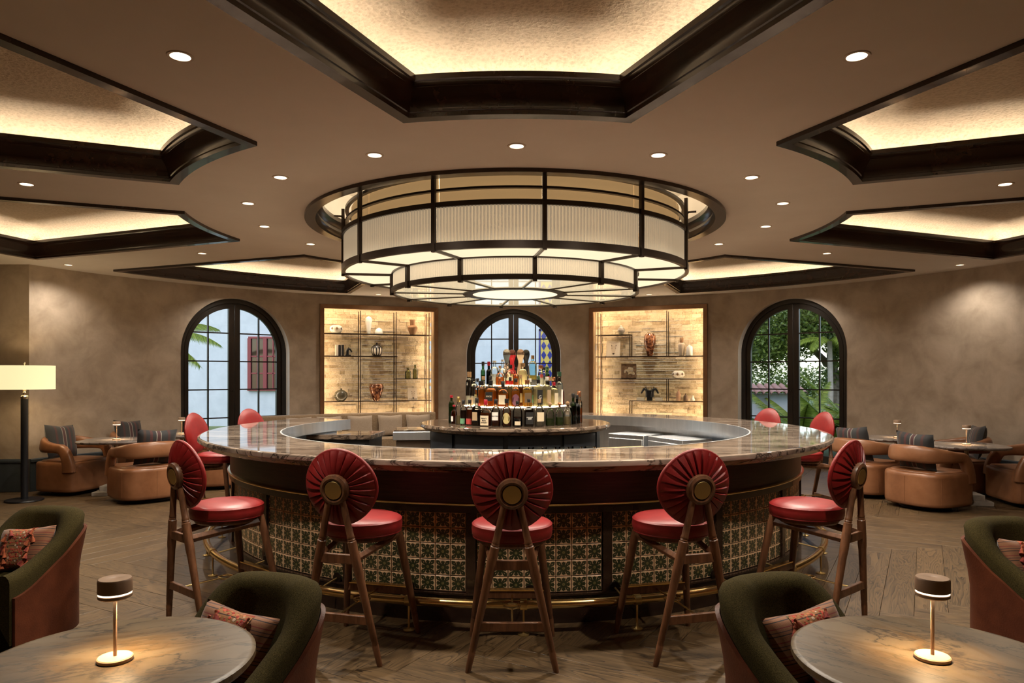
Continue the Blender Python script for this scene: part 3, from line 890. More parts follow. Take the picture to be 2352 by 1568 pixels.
    def tree(x, y, label, seed, blobs, branches, trunk_h):
        q = random.Random(seed)
        t = empty('garden_tree', (x, y, -0.06)); tag(t, label, 'tree')
        mb = MB(); mb.tube([(0, 0, 0), (0.05, 0, trunk_h * 0.5), (0, 0.1, trunk_h)], [0.22, 0.18, 0.14], 8); mb.build('trunk', bark, t)
        for br in branches: MB().tube(br, [0.11, 0.08, 0.05], 6).build('branch', bark, t)
        mb = MB()
        for (bx, by, bz, br, n) in blobs:
            for i in range(n):
                d = Vector((q.gauss(0, 1), q.gauss(0, 1), q.gauss(0, 0.8))); d.normalize(); d *= br * q.random() ** 0.5
                p = Vector((bx, by, bz)) + d
                a = Vector((q.gauss(0, 1), q.gauss(0, 1), q.gauss(0, .7))).normalized() * q.uniform(0.05, 0.085); c = a.cross(Vector((q.gauss(0, 1), q.gauss(0, 1), q.gauss(0, 1)))).normalized() * 0.03
                o = len(mb.v); mb.v += [(p - a)[:], (p + c)[:], (p + a)[:], (p - c)[:]]; mb.f.append((o, o + 1, o + 2, o + 3))
        mb.build('foliage', L1, t, smooth=False, kind='stuff')
    tree(9.6, 14.2, 'big leafy tree with spreading boughs outside the garden door', 3,
         [(-1.9, -1.5, 3.05, 1.0, 4200), (-0.5, -1.2, 3.35, 1.1, 4600), (-2.5, -0.6, 2.35, 0.8, 1900), (-1.2, 0.2, 2.9, 1.0, 1500), (0.4, -0.8, 2.6, 0.8, 1600), (-3.0, 0.3, 3.3, 1.1, 3400), (-2.6, -1.8, 2.55, 0.6, 1300), (-0.2, -1.4, 2.3, 0.55, 900), (0.3, 0.2, 1.7, 0.6, 700)],
         [[(0, 0.1, 1.9), (-0.8, -0.3, 2.5), (-1.8, -0.8, 2.75)], [(0, 0.1, 2.2), (-0.3, -0.5, 3.0), (-1.0, -1.0, 3.4)], [(0, 0.1, 2.2), (0.4, -0.2, 3.0), (0.6, -0.4, 3.8)]], 2.3)
    tree(7.6, 19.5, 'smaller shrubby tree beyond the big leafy tree', 5, [(0.3, 0, 1.2, 0.8, 1200), (1.6, 0, 1.0, 1.0, 1800), (2.8, 0.3, 1.2, 1.0, 1800), (4.0, 0.3, 1.2, 1.0, 1600)], [[(0, 0.1, 1.0), (0.4, 0, 1.4), (0.8, 0, 1.8)]], 1.2)
    def frond(mb, base, az, up, length, seed, droop=1.0, leaf=0.3):
        q = random.Random(seed); n = 16; pts = []
        for i in range(n + 1):
            s = i / n; pts.append(Vector(base) + Vector((cos(az) * length * s * (1 - 0.12 * s), sin(az) * length * s * (1 - 0.12 * s), up * length * s - droop * length * 0.55 * s * s)))
        mb.tube([p[:] for p in pts], [0.014 * (1 - 0.8 * i / n) for i in range(n + 1)], 4)
        for i in range(2, n + 1):
            t = (pts[i] - pts[i - 1]).normalized(); sd = t.cross(Vector((0, 0, 1))).normalized()
            for k in range(5):
                p = pts[i - 1].lerp(pts[i], k / 5)
                for sg in (-1, 1):
                    l = leaf * sin(PI * (0.12 + 0.80 * i / n)) * q.uniform(0.85, 1.1)
                    e = p + t * l * 0.55 + sd * sg * l * 0.75 + Vector((0, 0, -l * 0.45))
                    w = t * 0.02
                    o = len(mb.v); mb.v += [(p - w)[:], (p + w)[:], e[:]]; mb.f.append((o, o + 1, o + 2))
    def palm(name, label, x, y, h, fr, seed, trunk=None, leaf=0.3):
        t = empty(name, (x, y, -0.06)); tag(t, label, 'palm')
        if trunk: MB().tube([(0, 0, 0), (0.03, 0, h * 0.5), (0, 0, h)], [trunk * 1.15, trunk, trunk * 0.9], 10).build('trunk', mottled('palm_bark', (0.28, 0.25, 0.20), (0.40, 0.36, 0.30), 9, 0.8, 0.4, 30), t)
        for i, (az, up, ln, dr) in enumerate(fr):
            mb = MB(); frond(mb, (0, 0, h), R_(az), up, ln, seed + i, dr, leaf); mb.build('frond', L2, t, smooth=False)
    palm('palm_tree', 'palm with arching fronds outside the red-window door', -9.15, 10.6, 2.55, [(0, 0.42, 2.1, 0.9), (-14, 0.10, 1.75, 0.9), (25, 0.7, 1.9, 1.0), (-60, 0.2, 1.5, 1.0), (150, 0.4, 1.9, 1.0)], 40, 0.13, 0.55)
    q = random.Random(9)
    spots = [(6.3, 7.6), (7.5, 7.7), (8.2, 7.5), (7.9, 8.4), (8.9, 8.3), (5.7, 7.0), (6.5, 6.5)]
    for i, (x, y) in enumerate(spots):
        if math.hypot(x, y) < 8.6: x *= 8.7 / math.hypot(x, y); y *= 8.7 / math.hypot(x, y)
        palm('palm_shrub', 'low bushy palm with bright green fronds outside the garden door', x, y, 0.12, [(k * 36 + q.uniform(-14, 14), q.uniform(0.8, 1.35), q.uniform(1.2, 1.8), q.uniform(0.7, 1.1)) for k in range(12)], 60 + 20 * i, None, 0.26)
    for o in [o for o in bpy.data.objects if o.name.startswith('palm_shrub')]: o['group'] = 'palm shrubs by the garden door'
    palm('slender_palm', 'slender palm with a pale ringed trunk in the garden', 8.35, 11.6, 2.55, [(k * 45, 0.45, 1.3, 1.2) for k in range(8)], 300, 0.07)
    palm('slender_palm', 'thicker grey palm trunk standing next to the slender palm', 8.95, 11.4, 4.3, [(k * 60 + 30, 0.5, 1.6, 1.0) for k in range(6)], 320, 0.12)
outside()
# ------------------------------------------------------------------ chandelier recess and chandelier
def recess():
    root = empty('trim_9'); root['kind'] = 'structure'; root['label'] = 'round ceiling recess with a polished moulded rim above the chandelier'
    pm = plain('polished_rim', (0.045, 0.030, 0.022), 0.16, 0.55)
    MB().arc([(2.06, HC), (2.06, HC - 0.03), (1.96, HC - 0.03), (1.955, HC + 0.005), (1.94, HC + 0.03), (1.945, HC + 0.06), (1.93, HC + 0.09), (1.90, HC + 0.115), (1.895, HC + 0.14), (1.90, HC + 0.16), (1.99, HC + 0.16), (1.99, HC)], 0, 360, 120).build('rim', pm, root, angle=30)
    MB().lathe([(1.92, HC + 0.15), (1.92, HC + 0.40), (1.88, HC + 0.45), (0.0, HC + 0.45)], 96).build('dome', mottled('recess_plaster', (0.68, 0.64, 0.58), (0.73, 0.69, 0.63), 3, 0.9), root)
recess()

def lampshade_mat(name, col, diff, es):
    m, nt, b = principled(name); setp(b, color=diff, rough=0.9)
    v = coords(nt); bump(nt, b, noise(nt, v, 120, 3), 0.15, 0.002)
    setp(b, emit=col, es=es)
    return m
M_pleat = lampshade_mat('pleated_silk', (1.0, 0.80, 0.54), (0.74, 0.65, 0.50), 0.060)
M_pleat2 = lampshade_mat('pleated_silk_low', (1.0, 0.82, 0.56), (0.74, 0.67, 0.55), 0.11)
M_amber = lampshade_mat('amber_panel', (1.0, 0.60, 0.25), (0.34, 0.22, 0.10), 0.075)
M_diff = lampshade_mat('lit_diffuser', (1.0, 0.82, 0.56), (0.6, 0.53, 0.42), 0.25)
def glossy_diffuser():
    m, nt, b = principled('glass_diffuser'); setp(b, color=(0.55, 0.48, 0.36), rough=0.03, coat=1.0, coat_rough=0.02, emit=(1.0, 0.82, 0.52), es=0.33, ior=1.6)
    v = coords(nt); n = noise(nt, v, 3, 2); mr = node(nt, 'ShaderNodeMapRange'); mr.inputs['To Min'].default_value = 0.02; mr.inputs['To Max'].default_value = 0.05
    nt.links.new(n, mr.inputs[0]); nt.links.new(mr.outputs[0], b.inputs['Roughness']); return m
M_gdiff = glossy_diffuser()
M_cframe = plain('chandelier_bronze', (0.030, 0.018, 0.011), 0.34, 0.5)

def chandelier():
    root = empty('chandelier', (0, 0, 2.40)); tag(root, 'big round two-tier chandelier with pleated shades in a dark bronze frame', 'chandelier')
    Z = -2.40
    R1, R2 = 1.70, 1.225
    def ring(name, prof, mat=M_cframe):
        return MB().arc([(r, z + Z) for r, z in prof], 0, 360, 120).build(name, mat, root, angle=40)
    def band(r, z0, z1, t=0.03): return [(r + 0.006, z0), (r + 0.006, z1), (r - t, z1), (r - t, z0)]
    ring('ring', band(R1 + 0.012, 2.585, 2.645)); ring('ring', band(R1 + 0.012, 2.925, 2.965))
    ring('ring', band(R1 - 0.02, 3.06, 3.078)); ring('ring', band(R1 - 0.02, 3.175, 3.20))
    ring('ring', band(R2 + 0.012, 2.405, 2.450)); ring('ring', band(R2 + 0.012, 2.588, 2.602, 0.02))
    # pleated panels, one for each bay
    def pleat_mesh(R, z0, z1, n, amp):
        mb = MB(); per = 6; m = per * n           # rounded flutes with sharp valleys
        for i in range(m + 1):
            az = -14.6 + 29.2 * i / m; r = R - amp * (1 - abs(sin(PI * i / per)) ** 0.7)
            mb.v += [pol(r, az, z0 + Z), pol(r, az, z1 + Z)]
        for i in range(m): mb.f.append((2 * i, 2 * i + 2, 2 * i + 3, 2 * i + 1))
        return mb.mesh('pleated_panel', True, 50)
    up = pleat_mesh(R1, 2.635, 2.935, 31, 0.024); up.materials.append(M_pleat)
    lo = pleat_mesh(R2, 2.44, 2.595, 30, 0.012); lo.materials.append(M_pleat2)
    am = MB().arc([(R1 - 0.075, 2.95 + Z), (R1 - 0.075, 3.20 + Z), (R1 - 0.085, 3.20 + Z), (R1 - 0.085, 2.95 + Z)], -14.8, 14.8, 14).mesh('amber_panel'); am.materials.append(M_amber)
    dm = MB().arc([(R2 + 0.01, 2.600 + Z), (R1 - 0.01, 2.600 + Z), (R1 - 0.01, 2.608 + Z), (R2 + 0.01, 2.608 + Z)], -14.6, 14.6, 14).mesh('diffuser_panel'); dm.materials.append(M_diff)
    gm = MB().arc([(0.50, 2.418 + Z), (R2 - 0.01, 2.418 + Z), (R2 - 0.01, 2.426 + Z), (0.50, 2.426 + Z)], -14.75, 14.75, 14).mesh('glass_panel'); gm.materials.append(M_gdiff)
    pm = MB(); pm.box((0, -(R1 + 0.012), 2.90 + Z), (0.034, 0.03, 0.66))
    pm = pm.mesh('post', False); pm.materials.append(M_cframe)
    lp = MB().box((0, -(R2 + 0.012), 2.50 + Z), (0.036, 0.04, 0.225)).mesh('lower_post', False); lp.materials.append(M_cframe)
    sp = MB().box((0, -(R1 + R2) / 2, 2.592 + Z), (0.024, R1 - R2 + 0.03, 0.026)).mesh('spoke', False); sp.materials.append(M_cframe)
    ls = MB().box((0, -(R2 + 0.50) / 2, 2.414 + Z), (0.013, R2 - 0.50, 0.016)).mesh('lower_spoke', False); ls.materials.append(M_cframe)
    hook = MB().tube([(0, -(R1 - 0.01), 2.96 + Z), (0, -(R1 - 0.01), 3.10 + Z), (0, -(R1 + 0.02), 3.13 + Z), (0, -(R1 + 0.09), 3.13 + Z)], 0.010, 6).mesh('bracket'); hook.materials.append(M_cframe)
    for k in range(12):
        a = R_(7.5 + 30 * k); b = R_(22.5 + 30 * k)
        put('pleated_panel', up, None, root, rz=b); put('lower_pleated_panel', lo, None, root, rz=b); put('amber_panel', am, None, root, rz=b)
        put('diffuser_panel', dm, None, root, rz=b); put('glass_panel', gm, None, root, rz=b)
        put('post', pm, None, root, rz=a); put('lower_post', lp, None, root, rz=a); put('spoke', sp, None, root, rz=a); put('lower_spoke', ls, None, root, rz=a)
        if k in (2, 9): put('bracket', hook, None, root, rz=R_(72 if k == 2 else -78))
    ring('centre_ring', [(0.43, 2.408), (0.53, 2.408), (0.53, 2.43), (0.43, 2.43)])
    MB().lathe([(0.0, 2.412 + Z), (0.435, 2.412 + Z), (0.435, 2.424 + Z), (0, 2.424 + Z)], 64).build('centre_diffuser', M_diff, root)
    for k in range(4): MB().tube([pol(1.15, 90 * k + 45, 2.60 + Z), pol(1.15, 90 * k + 45, HC + 0.45 + Z)], 0.012, 8).build('suspension_rod', M_cframe, root)
    # lamps inside the drum, shining through the shade and up into the recess
    ld = bpy.data.lights.new('chandelier_lamp', 'POINT'); ld.energy = 6; ld.color = (1.0, 0.84, 0.62); ld.shadow_soft_size = 0.12
    for k in range(3):
        lo_ = bpy.data.objects.new('chandelier_lamp', ld); COL.objects.link(lo_); lo_.parent = root; lo_.location = pol(0.9, 120 * k + 40, 3.25 + Z)
chandelier()

# ------------------------------------------------------------------ bar
G0, G1 = -121.0, 194.0      # the counter runs from the service gap right round to the gap again
def bar():
    b = empty('bar_counter', (0, 0, 0)); tag(b, 'curved dark wood bar front faced with patterned green and cream tiles', 'bar')
    wt = MB().arc([(2.27, 1.07), (2.276, 1.07), (2.935, 1.07), (2.945, 1.07), (2.958, 1.065), (2.962, 1.055), (2.962, 1.035), (2.952, 1.026), (2.940, 1.022), (2.925, 1.006), (2.912, 0.994), (2.88, 0.988), (2.27, 0.988)], G0, G1, 150).build('bar_worktop', M_bar_marble, angle=32)
    tag(wt, 'ring shaped polished grey brown marble bar top', 'worktop')
    ap = MB().arc([(2.275, 1.072), (2.262, 1.072), (2.258, 0.955), (2.275, 0.955)], G0, G1, 150)
    ap.build('steel_rim', M_steel, wt)
    MB().arc([(2.62, 0.0), (2.62, 0.985), (2.70, 0.985), (2.70, 0.762), (2.62, 0.755)], G0 + 1.5, G1 - 1.5, 120).build('apron', M_ebony, b, angle=40)
    MB().arc([(2.66, 0.752), (2.714, 0.752), (2.721, 0.756), (2.723, 0.761), (2.721, 0.766), (2.714, 0.770), (2.66, 0.770)], G0 + 1.5, G1 - 1.5, 150).build('brass_bead', M_brass, b)
    MB().arc([(2.63, 0.706), (2.705, 0.706), (2.708, 0.755), (2.63, 0.755)], G0 + 1.5, G1 - 1.5, 120).build('rail', M_darkwood, b)
    MB().arc([(2.60, 0.0), (2.702, 0.0), (2.702, 0.17), (2.716, 0.178), (2.716, 0.190), (2.60, 0.190)], G0 + 1.5, G1 - 1.5, 120).build('plinth', M_darkwood, b)
    MB().arc([(2.655, 0.189), (2.672, 0.189), (2.672, 0.707), (2.655, 0.707)], G0 + 1.5, G1 - 1.5, 120).build('grout_bed', plain('dark_grout', (0.012, 0.009, 0.007), 0.7), b)
    # steel inside of the counter, behind the bar
    MB().arc([(2.44, 0.0), (2.46, 0.0), (2.46, 0.988), (2.44, 0.988)], G0 + 1, G1 - 1, 100).build('inner_panel', M_steel, b)
    step = 360 / 19.0; p0 = -6.3
    for k in range(-6, 11):
        a = p0 + step * k
        if a < G0 + 4 or a > G1 - 4: continue
        MB().box((0, -2.685, 0.448), (0.062, 0.03, 0.518)).build('post', M_darkwood, b, rz=R_(a), smooth=False)
    # tiles: 8 across, 5 high in each bay that shows
    tw, th = 0.0980, 0.0985; pit = (step - math.degrees(0.066 / 2.685)) / 8
    tb = MB(); hx, hz = tw / 2, th / 2; e = 0.003
    tb.v = [(-hx, 0, -hz), (hx, 0, -hz), (hx, 0, hz), (-hx, 0, hz), (-hx, -0.009, -hz), (hx, -0.009, -hz), (hx, -0.009, hz), (-hx, -0.009, hz), (-hx + e, -0.012, -hz + e), (hx - e, -0.012, -hz + e), (hx - e, -0.012, hz - e), (-hx + e, -0.012, hz - e)]
    tb.f = [(8, 9, 10, 11)] + [(l + i, l + (i + 1) % 4, l + 4 + (i + 1) % 4, l + 4 + i) for l in (0, 4) for i in range(4)]
    tm = tb.mesh('tile', False); tm.materials.append(M_tile)
    for k in range(-3, 4):
        a0 = p0 + step * k
        for i in range(8):
            a = a0 + math.degrees(0.033 / 2.685) + pit * (i + 0.5)
            for j in range(5):
                put('tile', tm, None, b, pol(2.6715, a, 0.192 + 0.1028 * (j + 0.5)), R_(a))
bar()

def foot_rail():
    f = empty('foot_rail', (0, 0, 0)); tag(f, 'polished brass foot rail running round the bar', 'foot rail')
    pts = [pol(2.89, -116 + 232 * i / 110, 0.185) for i in range(111)]
    MB().tube(pts, 0.028, 14).build('rail', M_brass, f)
    st = MB(); st.lathe([(0.036, 0.0), (0.036, 0.006), (0.012, 0.012), (0.007, 0.02), (0.007, 0.165)], 14)
    sm = st.mesh('stanchion'); sm.materials.append(M_brushed)
    cl = MB().arc([(2.89 - 0.031, 0.155), (2.89 + 0.031, 0.155), (2.89 + 0.031, 0.216), (2.89 - 0.031, 0.216)], -0.45, 0.45, 2)
    cl = MB().tube([pol(2.89, -0.42, 0.185), pol(2.89, 0.42, 0.185)], 0.033, 14); cm = cl.mesh('collar'); cm.materials.append(M_brushed)
    arm = MB().tube([(0, -2.865, 0.19), (0, -2.70, 0.215)], 0.006, 8).mesh('wall_arm'); arm.materials.append(M_brushed)
    fl = MB().lathe([(0.0, 0.0), (0.036, 0.0), (0.034, 0.006), (0.0, 0.012)], 16).xf(Matrix.Rotation(PI / 2, 4, 'X')).mesh('flange'); fl.materials.append(M_blackmetal)
    for k in range(-8, 9):
        a = 0.8 + 14.3 * k
        put('stanchion', sm, None, f, pol(2.89, a, 0)); put('collar', cm, None, f, rz=R_(a)); put('wall_arm', arm, None, f, rz=R_(a - 1.5 if k % 2 else a + 1.0)); put('flange', fl, None, f, pol(2.703, a - 1.5 if k % 2 else a + 1.0, 0.216), R_(a))
foot_rail()

def island():
    t = MB().lathe([(0.0, 1.117), (0.935, 1.117), (0.945, 1.117), (0.958, 1.112), (0.962, 1.102), (0.962, 1.088), (0.950, 1.078), (0.935, 1.072), (0.925, 1.060), (0.905, 1.052), (0.0, 1.052)], 96).build('island_worktop', M_isl_marble, angle=30)
    tag(t, 'round dark marble top carrying the bottle display', 'worktop')
    b = empty('island_cabinet', (0, 0, 0)); tag(b, 'black panelled drum under the round marble island', 'cabinet')
    MB().lathe([(0.84, 0.0), (0.84, 1.05), (0.0, 1.05)], 64).build('drum', M_black, b)
    for k in range(10):
        MB().arc([(0.835, 0.06), (0.858, 0.06), (0.858, 1.04), (0.835, 1.04)], -16.5, 16.5, 8).build('door', mottled('black_blue_panel', (0.012, 0.014, 0.018), (0.02, 0.023, 0.028), 4, 0.35), b, rz=R_(36 * k + 12))
    d = empty('bottle_riser', (0, 0, 1.117)); tag(d, 'stepped round riser with glowing tops under the bottles', 'riser')
    M_glow = emitter('riser_glow', (1.0, 0.80, 0.50), 2.6)
    for r, za, zb in ((0.515, 0.0, 0.172), (0.345, 0.172, 0.375)):
        MB().lathe([(r, za), (r, zb - 0.007), (0, zb - 0.007)], 64).build('step', plain('riser_metal', (0.10, 0.08, 0.06), 0.35, 0.5), d)
        MB().lathe([(r + 0.003, zb - 0.007), (r + 0.003, zb), (0, zb)], 64).build('lit_top', M_glow, d)
island()

# work stations inside the bar
def stations():
    c = empty('prep_cabinet', (-1.88, 0.98, 0), 0.0); tag(c, 'black prep cabinet with a stone top inside the bar', 'cabinet')
    MB().prism([(-0.40, -0.30), (0.26, -0.30), (0.30, 0.26), (-0.12, 0.26)], 0.0, 0.88).build('body', M_black, c, smooth=False)
    MB().prism([(-0.43, -0.34), (0.29, -0.34), (0.33, 0.29), (-0.12, 0.29)], 0.88, 0.93).build('top', M_isl_marble, c, smooth=False, bevel=0.004)
    MB().box((-0.04, -0.303, 0.50), (0.50, 0.012, 0.66)).build('door', M_black, c, bevel=0.003)
    s = empty('sink_station', (-0.98, 1.62, 0), R_(6)); tag(s, 'steel sink station with a stone top beside the island', 'sink')
    MB().box((0, 0, 0.40), (0.95, 0.46, 0.80)).build('body', mottled('brown_steel', (0.16, 0.12, 0.09), (0.22, 0.17, 0.13), 2, 0.4, metal=0.4), s, bevel=0.004)
    MB().box((0, -0.02, 0.865), (1.02, 0.56, 0.10)).build('steel_edge', M_steel, s, bevel=0.006)
    MB().box((0, 0.0, 0.925), (1.0, 0.52, 0.02)).build('top', M_isl_marble, s, bevel=0.003)
    for i, (a, w) in enumerate(((116, 0.62), (135, 0.52))):
        o = empty('steel_cooler', pol(2.16, a, 0), R_(a)); tag(o, ('long', 'short')[i] + ' brushed steel cooler standing under the bar top rim', 'cooler')
        MB().box((0, 0.06, 0.44), (w, 0.42, 0.88)).build('body', M_steel, o, bevel=0.006)
        MB().box((0, 0.275, 0.47), (w - 0.03, 0.015, 0.72)).build('door', M_steel, o, bevel=0.005)
        MB().tube([(w / 2 - 0.06, 0.31, 0.35), (w / 2 - 0.06, 0.31, 0.65)], 0.008, 8).build('handle', M_chrome, o)
    led = empty('speed_rail', (0, 0, 0)); tag(led, 'steel speed rail shelf along the inside of the counter', 'shelf')
    MB().arc([(1.98, 0.93), (2.25, 0.93), (2.25, 0.948), (1.98, 0.948)], -6, 40, 24).build('shelf', M_steel, led)
    MB().arc([(1.975, 0.93), (1.985, 0.93), (1.985, 0.985), (1.975, 0.985)], -6, 40, 24).build('lip', M_steel, led)
    for a in (-4, 17, 38): MB().arc([(2.23, 0.86), (2.445, 0.86), (2.445, 0.93), (2.23, 0.93)], a - 0.3, a + 0.3, 2).build('bracket', M_steel, led)
    cb = empty('cutting_board', pol(2.11, 23, 0.948), R_(23)); tag(cb, 'thick wooden cutting board on the steel speed rail', 'board')
    MB().box((0, 0, 0.05), (0.40, 0.22, 0.10)).build('board', wood('board_wood', (0.36, 0.20, 0.09), (0.55, 0.34, 0.17), (2, 14, 10), 2, 0.5, 0.1), cb, bevel=0.008)
    gl = thin_glass('clear_glass', (0.94, 0.96, 0.95), 1.5)
    gm = MB().lathe([(0.0, 0.004), (0.036, 0.004), (0.038, 0.0), (0.041, 0.125), (0.038, 0.125), (0.034, 0.014), (0, 0.014)], 20).mesh('rocks_glass'); gm.materials.append(gl)
    for i in range(6):
        g = put('rocks_glass', gm, None, None, pol(2.14, 1.5 + 2.6 * i, 0.948)); tag(g, 'clear rocks glass in the row behind the counter', 'glass', 'rocks glasses on the speed rail')
stations()

# ------------------------------------------------------------------ bar stools
def make_stool():
    r = empty('bar_stool')
    # local +Y faces the bar, origin on the floor under the seat
    hub = (0.0, -0.285, 0.972)
    lean = Matrix.Translation(hub) @ Matrix.Rotation(R_(7), 4, 'X')
    def disc_y(x, z):      # forward bow of the backrest
        return 0.55 * x * x
    RB = 0.208; N = 26
    def outline(t): return RB * (1.0 + 0.012 * cos(4 * t))
    # padded front
    mb = MB()
    def front(u, v):
        t = 2 * PI * u; rr = outline(t) * v; x, z = rr * cos(t), rr * sin(t) * 0.985
        return (x, disc_y(x, z) + 0.045 - 0.022 * v ** 6 + 0.012 * (1 - v * v), z)
    mb.grid(48, 9, front, wrap_u=True)
    def rim(u, v):
        t = 2 * PI * u; a = PI * v; rr = outline(t) + 0.011 * sin(a); x, z = rr * cos(t), rr * sin(t) * 0.985
        return (x, disc_y(x, z) + 0.012 + 0.012 * cos(a), z)
    mb.grid(48, 7, rim, wrap_u=True)
    bk = mb.xf(lean).build('backrest', M_red, r, angle=60)
    # pleated back, gathered towards the hub
    mb = MB(); K = 25; per = 8
    def pleat(u, v):
        t = 2 * PI * u
        saw = (u * K + 0.12 * sin(3 * t)) % 1.0
        rr = 0.05 + (outline(t) - 0.05) * v; x, z = rr * cos(t), rr * sin(t) * 0.985
        fold = 0.012 * saw ** 0.7 if saw < 0.8 else (0.012 - 0.020 * (saw - 0.8) / 0.10 if saw < 0.9 else -0.008 * (1 - saw) / 0.10)
        ridge = fold * (0.45 + 0.55 * sin(PI * min(1.0, v))) * (1.0 if v < 0.95 else 0.0)
        return (x, disc_y(x, z) - 0.002 - 0.030 * (1 - v * v) - ridge, z)
    mb.grid(K * per, 10, pleat, wrap_u=True)
    mb.xf(lean).build('pleated_back', M_red, r, angle=20)
    # turned hub and brass disc
    back = lean @ Matrix.Rotation(PI / 2, 4, 'X')      # local +Z of the lathe now points backwards
    MB().lathe([(0.0, 0.0), (0.070, 0.0), (0.082, 0.022), (0.086, 0.045), (0.082, 0.058), (0.066, 0.066), (0.055, 0.062), (0.054, 0.056)], 36).xf(back).build('hub', M_walnut, r)
    MB().lathe([(0.0, 0.066), (0.049, 0.065), (0.052, 0.060), (0.052, 0.050)], 36).xf(back).build('brass_disc', M_brushed, r)
    def leg(p0, p1, prof):
        p0, p1 = Vector(p0), Vector(p1)
        mb = MB(); mb.tube([p0.lerp(p1, s)[:] for s, q in prof], [q for s, q in prof], 12)
        return mb
    rear = [(0.0, 0.0145), (0.02, 0.0165), (0.125, 0.0195), (0.13, 0.0178), (0.136, 0.0195), (0.15, 0.0178), (0.156, 0.0198), (0.40, 0.0220), (0.53, 0.0235), (0.56, 0.0262), (0.60, 0.0268), (0.745, 0.0255), (0.750, 0.0200), (0.756, 0.0225), (0.764, 0.0200), (0.77, 0.0225), (0.78, 0.0200), (0.88, 0.0190), (1.0, 0.0185)]
    for s in (-1, 1):
        leg((s * 0.238, -0.262, 0.0), (s * 0.040, -0.318, 0.915), rear).build('rear_leg', M_walnut, r)
        front_p = [(0.0, 0.0145), (0.03, 0.0165), (0.175, 0.0195), (0.18, 0.0178), (0.19, 0.0198), (0.2, 0.0178), (0.21, 0.0200), (0.6, 0.0235), (0.88, 0.0255), (1.0, 0.021)]
        leg((s * 0.246, 0.268, 0.0), (s * 0.158, 0.158, 0.672), front_p).build('front_leg', M_walnut, r)
        # side rail under the seat
        a, b_ = Vector((s * 0.163, 0.150, 0.632)), Vector((s * 0.112, -0.296, 0.585))
        mb = MB(); mb.tube([a[:], a.lerp(b_, 0.5)[:], b_[:]], [(0.013, 0.026), (0.013, 0.024), (0.013, 0.026)], 4); mb.build('side_rail', M_walnut, r, smooth=False, bevel=0.003)
    MB().box((0, -0.300, 0.585), (0.245, 0.024, 0.052)).build('rear_rail', M_walnut, r, bevel=0.004)
    MB().box((0, -0.277, 0.250), (0.375, 0.026, 0.048)).build('rear_stretcher', M_walnut, r, bevel=0.004)
    MB().box((0, 0.222, 0.270), (0.425, 0.026, 0.046)).build('front_stretcher', M_walnut, r, bevel=0.004)
    MB().box((0, 0.222, 0.298), (0.385, 0.036, 0.010)).build('brass_footplate', M_brass, r, bevel=0.002)
    mb = MB(); mb.tube([(0, -0.27, 0.268), (0, -0.045, 0.272)], 0.0058, 8); mb.tube([(0, 0.047, 0.272), (0, 0.215, 0.268)], 0.0058, 8)
    mb.tube([(0.044 * cos(2 * PI * i / 24), 0.001 + 0.044 * sin(2 * PI * i / 24), 0.272) for i in range(24)], 0.0072, 8, closed=True)
    mb.build('brass_ring_stay', M_brass, r)
    MB().lathe([(0.0, 0.640), (0.185, 0.640), (0.195, 0.652), (0.195, 0.672), (0, 0.672)], 40, c=(0, 0.005, 0)).build('seat_pan', M_walnut, r)
    MB().lathe([(0.0, 0.775), (0.10, 0.774), (0.18, 0.768), (0.214, 0.758), (0.226, 0.750), (0.2275, 0.747), (0.2300, 0.746), (0.2310, 0.743), (0.2295, 0.740), (0.2325, 0.720), (0.230, 0.690), (0.2255, 0.680), (0.227, 0.677), (0.2255, 0.673), (0.20, 0.668), (0, 0.668)], 48, c=(0, 0.010, 0)).build('seat', M_red, r, angle=50)
    return r
stool0 = make_stool()
STOOLS = [(-0.55, 3.185, 0.5, 'red round-backed bar stool in the middle of the five along the tiled bar front', None),
          (-16.7, 3.19, 2.0, 'red round-backed bar stool beside the middle one, on the floor lamp side', None),
          (16.7, 3.19, -2.0, 'red round-backed bar stool beside the middle one, on the garden door side', None),
          (-36.3, 3.22, -4.0, 'red round-backed bar stool at the end of the five, on the floor lamp side', None),
          (36.3, 3.22, 4.0, 'red round-backed bar stool at the end of the five, on the garden door side', None),
          (-97.0, 3.20, 0.0, 'red bar stool seen from its smooth front, nearer the leather chairs than its neighbour', None),
          (-113.0, 3.20, 0.0, 'red bar stool in front of the door with the palm and red window', None),
          (100.5, 3.20, 0.0, 'red bar stool behind the counter, beside the leather chairs under the garden door', None),
          (116.0, 3.20, 0.0, 'red bar stool behind the counter, backed by the garden door glass', None)]
for i, (a, rr, tw_, lab, grp) in enumerate(STOOLS):
    o = stool0 if i == 0 else copy_tree(stool0)
    o.location = pol(rr, a, 0); o.rotation_euler = (0, 0, R_(a + tw_))
    if 'group' in o.keys(): del o['group']
    tag(o, lab, 'bar stool', grp or 'red bar stools round the bar')
